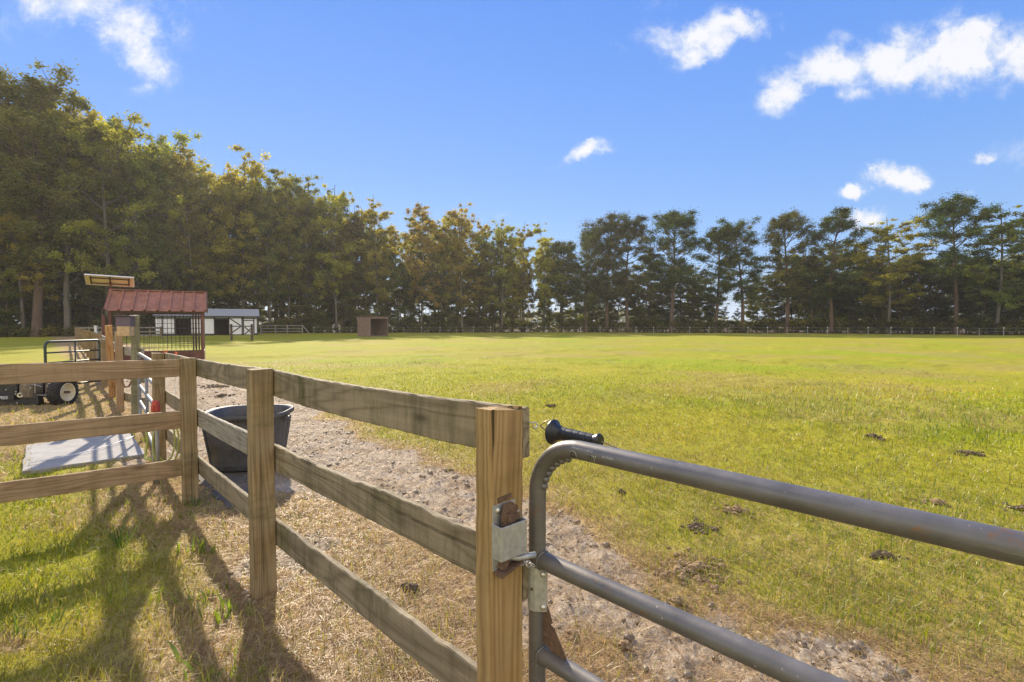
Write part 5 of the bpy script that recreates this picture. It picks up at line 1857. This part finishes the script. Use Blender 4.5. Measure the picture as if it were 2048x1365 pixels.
def make_tree(kind, seed):
    """a tree 20 m tall: trunk mesh with limbs, crown mesh of leaf clumps"""
    rr = random.Random(seed)
    H = 20.0
    trunk = MB(); cen = []; rad = []
    wx, wy = rr.uniform(-.9, .9), rr.uniform(-.9, .9)
    ph = rr.uniform(0, 6)

    def tp(z):
        t = z / H
        return Vector((wx * t * t * 1.4 + 0.18 * math.sin(t * 5 + ph), wy * t * t + 0.18 * math.cos(t * 4 + ph), z))
    tr0 = {'pine': 0.27, 'oak': 0.26, 'gum': 0.2, 'bush': 0.17, 'slim': 0.13}[kind]
    zs = [-0.3] + [H * 0.96 * i / 14 for i in range(15)]
    trunk.tube([tp(z) for z in zs], [tr0 * 1.25 if z < 0.5 else tr0 * (1 - 0.86 * z / H) for z in zs], 8)
    if kind == 'pine':
        nl = rr.randint(40, 48); z0, z1 = rr.uniform(0.22, 0.40), 0.99
        for i in range(nl):
            t = z0 + (z1 - z0) * ((i + rr.uniform(-.4, .4)) / nl)
            t = min(max(t, z0 - 0.03), 0.985)
            k = (t - z0) / (1 - z0)
            ln = (1.2 + 2.0 * math.sin(math.pi * min(1, 0.05 + k * 0.72))) * rr.choice([0.45, 0.7, 0.85, 1.0, 1.25]) * (1.0 if k < 0.72 else (1 - k) * 2.4 + 0.33)
            az = i * 2.4 + rr.uniform(-.5, .5)
            up = rr.uniform(-0.05, 0.45) + k * 0.9
            b = tp(t * H)
            dv = Vector((math.cos(az), math.sin(az), 0))
            p1 = b + dv * ln * .5 + UP * ln * .5 * (up - .1); p2 = b + dv * ln + UP * ln * up
            trunk.tube([b, p1, p2], [0.07, 0.05, 0.02], 4, caps=False)
            cen.append(p2 + UP * 0.2); rad.append(rr.uniform(0.6, 1.1))
            for q in range(rr.randint(3, 6)):
                f = rr.uniform(0.45, 1.0)
                s2 = dv.cross(UP) * rr.uniform(-1, 1) * ln * 0.38
                c = b.lerp(p2, f) + s2 + UP * rr.uniform(-0.35, 0.75)
                cen.append(c); rad.append(rr.uniform(0.4, 0.9))
                trunk.tube([b.lerp(p2, f * 0.8), c], [0.03, 0.012], 3, caps=False)
        top = tp(H * .97)
        for q in range(5):
            cen.append(top + Vector((rr.uniform(-.9, .9), rr.uniform(-.9, .9), rr.uniform(-1.0, .3)))); rad.append(rr.uniform(0.5, 0.8))
        for i in range(rr.randint(3, 6)):   # dead snags
            z = rr.uniform(0.22, z0) * H; az = rr.uniform(0, 6.28)
            trunk.tube([tp(z), tp(z) + Vector((math.cos(az), math.sin(az), rr.uniform(-.1, .3))) * rr.uniform(.8, 2.0)], [0.04, 0.01], 3, caps=False)
        norm_h(trunk, cen, rad, H)
        crown = leaves_mesh("crown", cen, rad, 150, 0.21, seed, NEEDLE, squash=0.9, aspect=0.42, autumn=0.05)
    else:
        P = {'oak': (16, 0.3, 4.8, 0.75, 135, 0.20, 0.75), 'gum': (16, 0.28, 3.4, 0.68, 130, 0.195, 0.75), 'bush': (20, 0.05, 3.2, 0.75, 125, 0.21, 0.75), 'slim': (13, 0.33, 2.1, 0.58, 120, 0.19, 0.75)}[kind]
        nl, z0, RM, cr_, per, sz, asp = P
        for i in range(nl):
            t = z0 + (0.96 - z0) * (i + rr.uniform(-.3, .6)) / nl
            t = min(max(t, z0), 0.95)
            k = (t - z0) / (1 - z0)
            env = math.sin(math.pi * (0.22 + 0.68 * k)) ** 0.8
            ln = RM * env * rr.uniform(0.6, 1.12)
            az = i * 2.4 + rr.uniform(-.6, .6)
            up = rr.uniform(0.35, 0.9)
            b = tp(max(0.04, t - 0.09) * H)
            dv = Vector((math.cos(az), math.sin(az), 0))
            p1 = b + dv * ln * .45 + UP * ln * .45 * up * 0.8; p2 = b + dv * ln + UP * ln * up
            if p2.z > H * 1.0: p2.z = H * rr.uniform(.92, 1.0)
            trunk.tube([b, p1, p2], [tr0 * 0.38, tr0 * 0.22, 0.02], 5, caps=False)
            cen.append(p2); rad.append(cr_ * rr.uniform(0.8, 1.25))
            for q in range(9):
                f = rr.uniform(0.35, 1.05)
                o_ = Vector((rr.gauss(0, 1), rr.gauss(0, 1), rr.gauss(0, .7))) * (RM * 0.22)
                c = b.lerp(p2, f) + o_
                c.z = min(c.z, H * 0.99)
                cen.append(c); rad.append(cr_ * rr.uniform(0.55, 1.15))
                trunk.tube([b.lerp(p2, f * 0.75), c], [0.04, 0.012], 3, caps=False)
        top = tp(H * .95)
        for q in range(7):
            cen.append(top + Vector((rr.gauss(0, .2) * RM, rr.gauss(0, .2) * RM, rr.uniform(-2.2, .5)))); rad.append(cr_ * rr.uniform(0.5, 0.9))
        norm_h(trunk, cen, rad, H)
        crown = leaves_mesh("crown", cen, rad, per, sz, seed, LEAF, squash=0.8, aspect=asp, autumn={'oak': 0.15, 'gum': 0.22, 'bush': 0.06, 'slim': 0.2}[kind])
    tm = bpy.data.meshes.new("trunk")
    tm.from_pydata([tuple(v) for v in trunk.v], [], trunk.f); tm.update()
    tm.polygons.foreach_set('use_smooth', [True] * len(tm.polygons))
    tm.materials.append(BARK_PINE if kind in ('pine', 'bush') else BARK_GREY)
    return tm, crown


TREES = {k: [make_tree(k, 1000 + 37 * i + hash_) for i in range(n)] for k, n, hash_ in (('pine', 6, 1), ('oak', 3, 2), ('gum', 4, 3), ('bush', 4, 4), ('slim', 3, 5))}
rt = random.Random(5)


def tree(name, kind, px, topy, Y, color, label, group, var=None, rot=None, wide=1.0, x=None):
    tm, cr_ = TREES[kind][var if var is not None else rt.randrange(len(TREES[kind]))]
    H = CAM_H + (650 - topy) / 1000.0 * Y
    s = H / 20.0
    X_ = (px - 1024) / 1000.0 * Y
    root = thing(name, label, "tree", (X_, Y, 0), rot if rot is not None else rt.uniform(0, 6.28), group)
    w = s * wide * rt.uniform(0.92, 1.1)
    root.scale = (w, w, s)
    a = link("trunk", tm, root); b = link("crown", cr_, root)
    b.color = (*color, 1.0)
    return root


PXT = [-400, -200, -60, 0, 60, 130, 200, 260, 310, 360, 400, 430, 480, 520, 580, 640, 690, 750, 800, 850, 930, 970, 1000, 1040, 1090, 1120, 1160]
YT = [270, 250, 240, 205, 165, 185, 214, 242, 262, 292, 312, 330, 300, 312, 348, 362, 380, 398, 420, 408, 410, 432, 437, 450, 447, 470, 500]
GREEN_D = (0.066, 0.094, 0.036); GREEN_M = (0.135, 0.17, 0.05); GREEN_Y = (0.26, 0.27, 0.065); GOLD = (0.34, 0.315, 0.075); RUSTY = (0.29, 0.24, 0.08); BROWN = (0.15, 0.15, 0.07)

# front row of the wood, each tree at its own place; (px, kind, colour, label, dy)
FRONT = [(-230, 'oak', GREEN_M, "broad oak beyond the frame's outer edge of the wood", 0), (-130, 'pine', GREEN_D, "pine standing just beyond the frame edge of the wood", 0),
         (-60, 'gum', GOLD, "golden tree at the frame edge of the wood", 60),
         (4, 'oak', GREEN_M, "broad green tree at the picture's left edge", 15),
         (80, 'pine', GREEN_M, "tallest pine of the wood, straight dark trunk above the tiller", 0),
         (42, 'gum', GOLD, "golden-leaved tree low beside the tallest pine", 150),
         (140, 'oak', GREEN_M, "big spreading oak just right of the tallest pine", 0),
         (215, 'oak', GREEN_Y, "big rounded oak above the solar panel", 0),
         (275, 'gum', GREEN_M, "leaning-topped tree above the red roof's near end", 0),
         (330, 'oak', GREEN_Y, "open-crowned tree above the red roof's middle", 0),
         (385, 'gum', GREEN_Y, "thin yellow-green tree above the red roof's far end", 0),
         (425, 'gum', GREEN_Y, "rounded yellow-green tree over the stable's open bay", 10),
         (490, 'gum', GOLD, "golden-topped tree rising above the stable's braced doors", 0),
         (540, 'gum', GREEN_M, "green tree directly right of the stable", 20),
         (580, 'slim', GREEN_Y, "narrow yellow-topped tree above the far rail fence", 0),
         (625, 'gum', GREEN_M, "tall green tree over the rail fence's diagonal brace", 0),
         (672, 'gum', GOLD, "golden tree left of the run-in shed", 0),
         (715, 'bush', BROWN, "brownish bushy tree just left of the run-in shed", 25),
         (752, 'slim', GREEN_Y, "slim yellow-green tree straight above the run-in shed", 0),
         (800, 'bush', GREEN_M, "bushy green tree right of the run-in shed", 90),
         (845, 'gum', RUSTY, "rusty-orange topped tree second past the run-in shed", 0),
         (885, 'slim', GREEN_Y, "slim pale tree between the two orange-topped trees", 20),
         (925, 'gum', RUSTY, "orange-brown topped tree with bare forked limbs", 0),
         (968, 'bush', BROWN, "dark brownish bushy tree past the orange-topped trees", 60),
         (1003, 'gum', GREEN_Y, "yellow-green rounded tree at the wood's thinning end", 0),
         (1048, 'slim', GREEN_Y, "slim yellow-green tree near the end of the wood", 0),
         (1088, 'slim', GOLD, "slim yellow tree at the end of the wood before the pines", 0),
         (1122, 'pine', GREEN_D, "short pine closing the wood before the pine row", 10)]
KN = {'pine': 'pine_tree', 'oak': 'oak_tree', 'gum': 'broadleaf_tree', 'bush': 'bushy_tree', 'slim': 'slender_tree'}
for (px, kd, c, lab, dy) in FRONT:
    Y = float(forest_z(px)) + rt.uniform(0.5, 3.5)
    top = float(np.interp(px, PXT, YT)) + dy
    if px == 80: top = 152
    tree(KN[kd], kd, px, top, Y, tuple(v * rt.uniform(0.9, 1.1) for v in c), lab, "front trees of the wood", var=(0 if px == 80 else None), wide=1.0 if kd != 'pine' else 1.15)

# deeper rows of the wood: nothing tells them apart behind the front row
cols = [GREEN_M, GREEN_M, GREEN_Y, GREEN_M, GOLD, GREEN_Y]
for row, (dz, drop, step) in enumerate(((7, 14, 47), (13, 30, 52), (20, 45, 60))):
    px = -260 + row * 17
    while px < 1110 - row * 20:
        Y = float(forest_z(px)) + dz + rt.uniform(-2, 2)
        top = float(np.interp(px, PXT, YT)) + drop + rt.uniform(-10, 35)
        kd = rt.choice(['gum', 'bush', 'oak', 'gum', 'slim', 'bush'] if px < 900 else ['gum', 'slim', 'bush', 'slim'])
        tree(KN[kd], kd, px, top, Y, rt.choice(cols), "tree deep in the wood behind its front row", "trees deep in the wood")
        px += step * rt.uniform(0.8, 1.2)
# understorey along the edge of the wood: young trees under the tall crowns
px = -240
while px < 1130:
    Y = float(forest_z(px)) + rt.uniform(1.5, 6)
    top = rt.uniform(470, 585) if px < 600 else rt.uniform(510, 605)
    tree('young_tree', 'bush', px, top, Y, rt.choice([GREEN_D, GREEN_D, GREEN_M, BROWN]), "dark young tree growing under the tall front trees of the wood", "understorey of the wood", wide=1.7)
    px += 44 * rt.uniform(0.8, 1.2)

# pine row
PINES = [(1172, 472, 'pine', GREEN_D, 1, "narrow pine at the start of the pine row"),
         (1212, 441, 'pine', GREEN_D, 2, "tall airy pine, second of the pine row"),
         (1252, 446, 'pine', GREEN_D, 3, "pine with flat dense top, third of the pine row"),
         (1290, 505, 'bush', GREEN_D, 0, "dense dark bushy tree between third pine and round-topped pine"),
         (1345, 434, 'pine', GREEN_D, 4, "tall round-topped pine standing clear in the pine row"),
         (1385, 560, 'bush', GREEN_D, 1, "low dark tree filling the gap right of the round-topped pine"),
         (1432, 462, 'pine', GREEN_D, 5, "thin-trunked pine right of the round-topped pine"),
         (1483, 447, 'pine', GREEN_D, 0, "one-sided pine with bare lower limbs over the bright gap"),
         (1528, 560, 'bush', GREEN_D, 2, "low dark tree between the bare-limbed pine and the next broad pine"),
         (1572, 433, 'pine', GREEN_D, 2, "broad dark pine with thick trunk in mid row"),
         (1622, 520, 'bush', GREEN_D, 3, "dark bushy tree right of the broad mid-row pine"),
         (1660, 431, 'pine', GREEN_D, 3, "pine with long level limbs below the small cloud"),
         (1712, 555, 'bush', GREEN_D, 1, "low dark tree beneath the level-limbed pine"),
         (1775, 453, 'gum', GREEN_Y, 1, "yellow-topped broadleaf tree among the pines"),
         (1745, 500, 'bush', GREEN_M, 2, "green bushy tree leaning on the yellow-topped tree"),
         (1835, 520, 'bush', GREEN_D, 0, "dark tree between the yellow-topped tree and the tallest pine"),
         (1908, 401, 'pine', GREEN_D, 4, "tallest pine of the row with wide layered crown"),
         (1965, 520, 'bush', GREEN_D, 2, "dark dense tree right beside the tallest pine of the row"),
         (1995, 425, 'gum', GREEN_M, 3, "green broadleaf tree near the picture's right edge"),
         (2050, 420, 'bush', GREEN_D, 3, "dense dark tree cut by the picture's right edge"),
         (2120, 440, 'pine', GREEN_D, 1, "pine just beyond the right end of the view"),
         (2200, 430, 'gum', GREEN_M, 0, "broadleaf tree beyond the right end of the view"),
         (2290, 420, 'pine', GREEN_D, 5, "pine farther beyond the right end of the view")]
for (px, top, kd, c, var, lab) in PINES:
    Y = float(forest_z(px)) + (rt.uniform(0, 2.5) if kd != 'bush' else rt.uniform(2, 5))
    tree(KN[kd], kd, px, top - 12, Y, tuple(v * rt.uniform(0.9, 1.15) for v in c), lab, "trees of the pine row", var=var, wide=1.25 if kd == 'pine' else 1.35)
px = 1150
while px < 2320:
    Y = float(forest_z(px)) + rt.uniform(4, 9)
    kd = rt.choice(['slim', 'bush', 'slim'])
    lo = (515, 590) if px < 1560 else (470, 550)
    if 1430 < px < 1500: lo = (598, 628)
    if px > 1150 and not 1420 < px < 1500: tree('young_tree', 'bush', px + 9, rt.uniform(lo[0] + 30, lo[1] + 20), Y + 3, rt.choice([GREEN_D, GREEN_M]), "small tree filling in behind the pine row", "small trees behind the pine row", wide=1.9)
    tree('young_tree', kd, px, rt.uniform(*lo), Y, rt.choice([GREEN_D, GREEN_M]), "small tree filling in behind the pine row", "small trees behind the pine row", wide=1.5)
    px += 34 * rt.uniform(0.7, 1.3)


# low brush along the wood edge and far woods on the horizon
def brush(name, label, cat, pts, sizes, per, leaf, color, seed, squash=0.8):
    me = leaves_mesh(name, pts, sizes, per, leaf, seed, LEAF, squash=squash, aspect=0.7, autumn=0.2)
    o = link(name, me); o.color = (*color, 1)
    return tag(o, label, cat, kind='stuff')


bp_, bs_ = [], []
for i in range(1800):
    px = rt.uniform(-300, 2350)
    Y = float(forest_z(px)) + rt.uniform(-0.6, 6)
    hgt = rt.uniform(0.2, 1.6) * (2.4 if px > 1500 else (2.0 if px > 1000 else 1.0))
    bp_.append(((px - 1024) / 1000 * Y, Y, hgt * 0.6)); bs_.append(rt.uniform(0.5, 1.0))
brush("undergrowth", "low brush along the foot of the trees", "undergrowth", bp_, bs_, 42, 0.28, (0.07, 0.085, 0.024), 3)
bp_, bs_ = [], []
for i in range(1000):
    a = rt.uniform(-0.9, 1.0); Y = rt.uniform(380, 460)
    hgt = rt.uniform(1, 11) * (0.7 + 0.5 * math.sin(a * 9))
    bp_.append((a * Y, Y, max(1.0, hgt))); bs_.append(rt.uniform(4, 6))
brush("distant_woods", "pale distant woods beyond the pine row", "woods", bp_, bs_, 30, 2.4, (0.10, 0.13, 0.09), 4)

# ------------------------------------------------------------------ thin evening air
hz_m = bpy.data.materials.new("thin_haze")
hz_m.use_nodes = True
hnt = hz_m.node_tree
hnt.nodes.clear()
ho_ = N(hnt, 'ShaderNodeOutputMaterial')
pv = N(hnt, 'ShaderNodeVolumePrincipled')
pv.inputs['Color'].default_value = (0.95, 0.93, 0.88, 1)
pv.inputs['Density'].default_value = 0.00036
pv.inputs['Anisotropy'].default_value = 0.35
L(hnt, pv.outputs[0], ho_.inputs['Volume'])
hb = MB().box((0, 0, 0), (1500, 1500, 48))
tag(hb.build("haze", hz_m, None, loc=(0, 250, 22)), "thin warm haze in the evening air", "haze", kind='stuff')
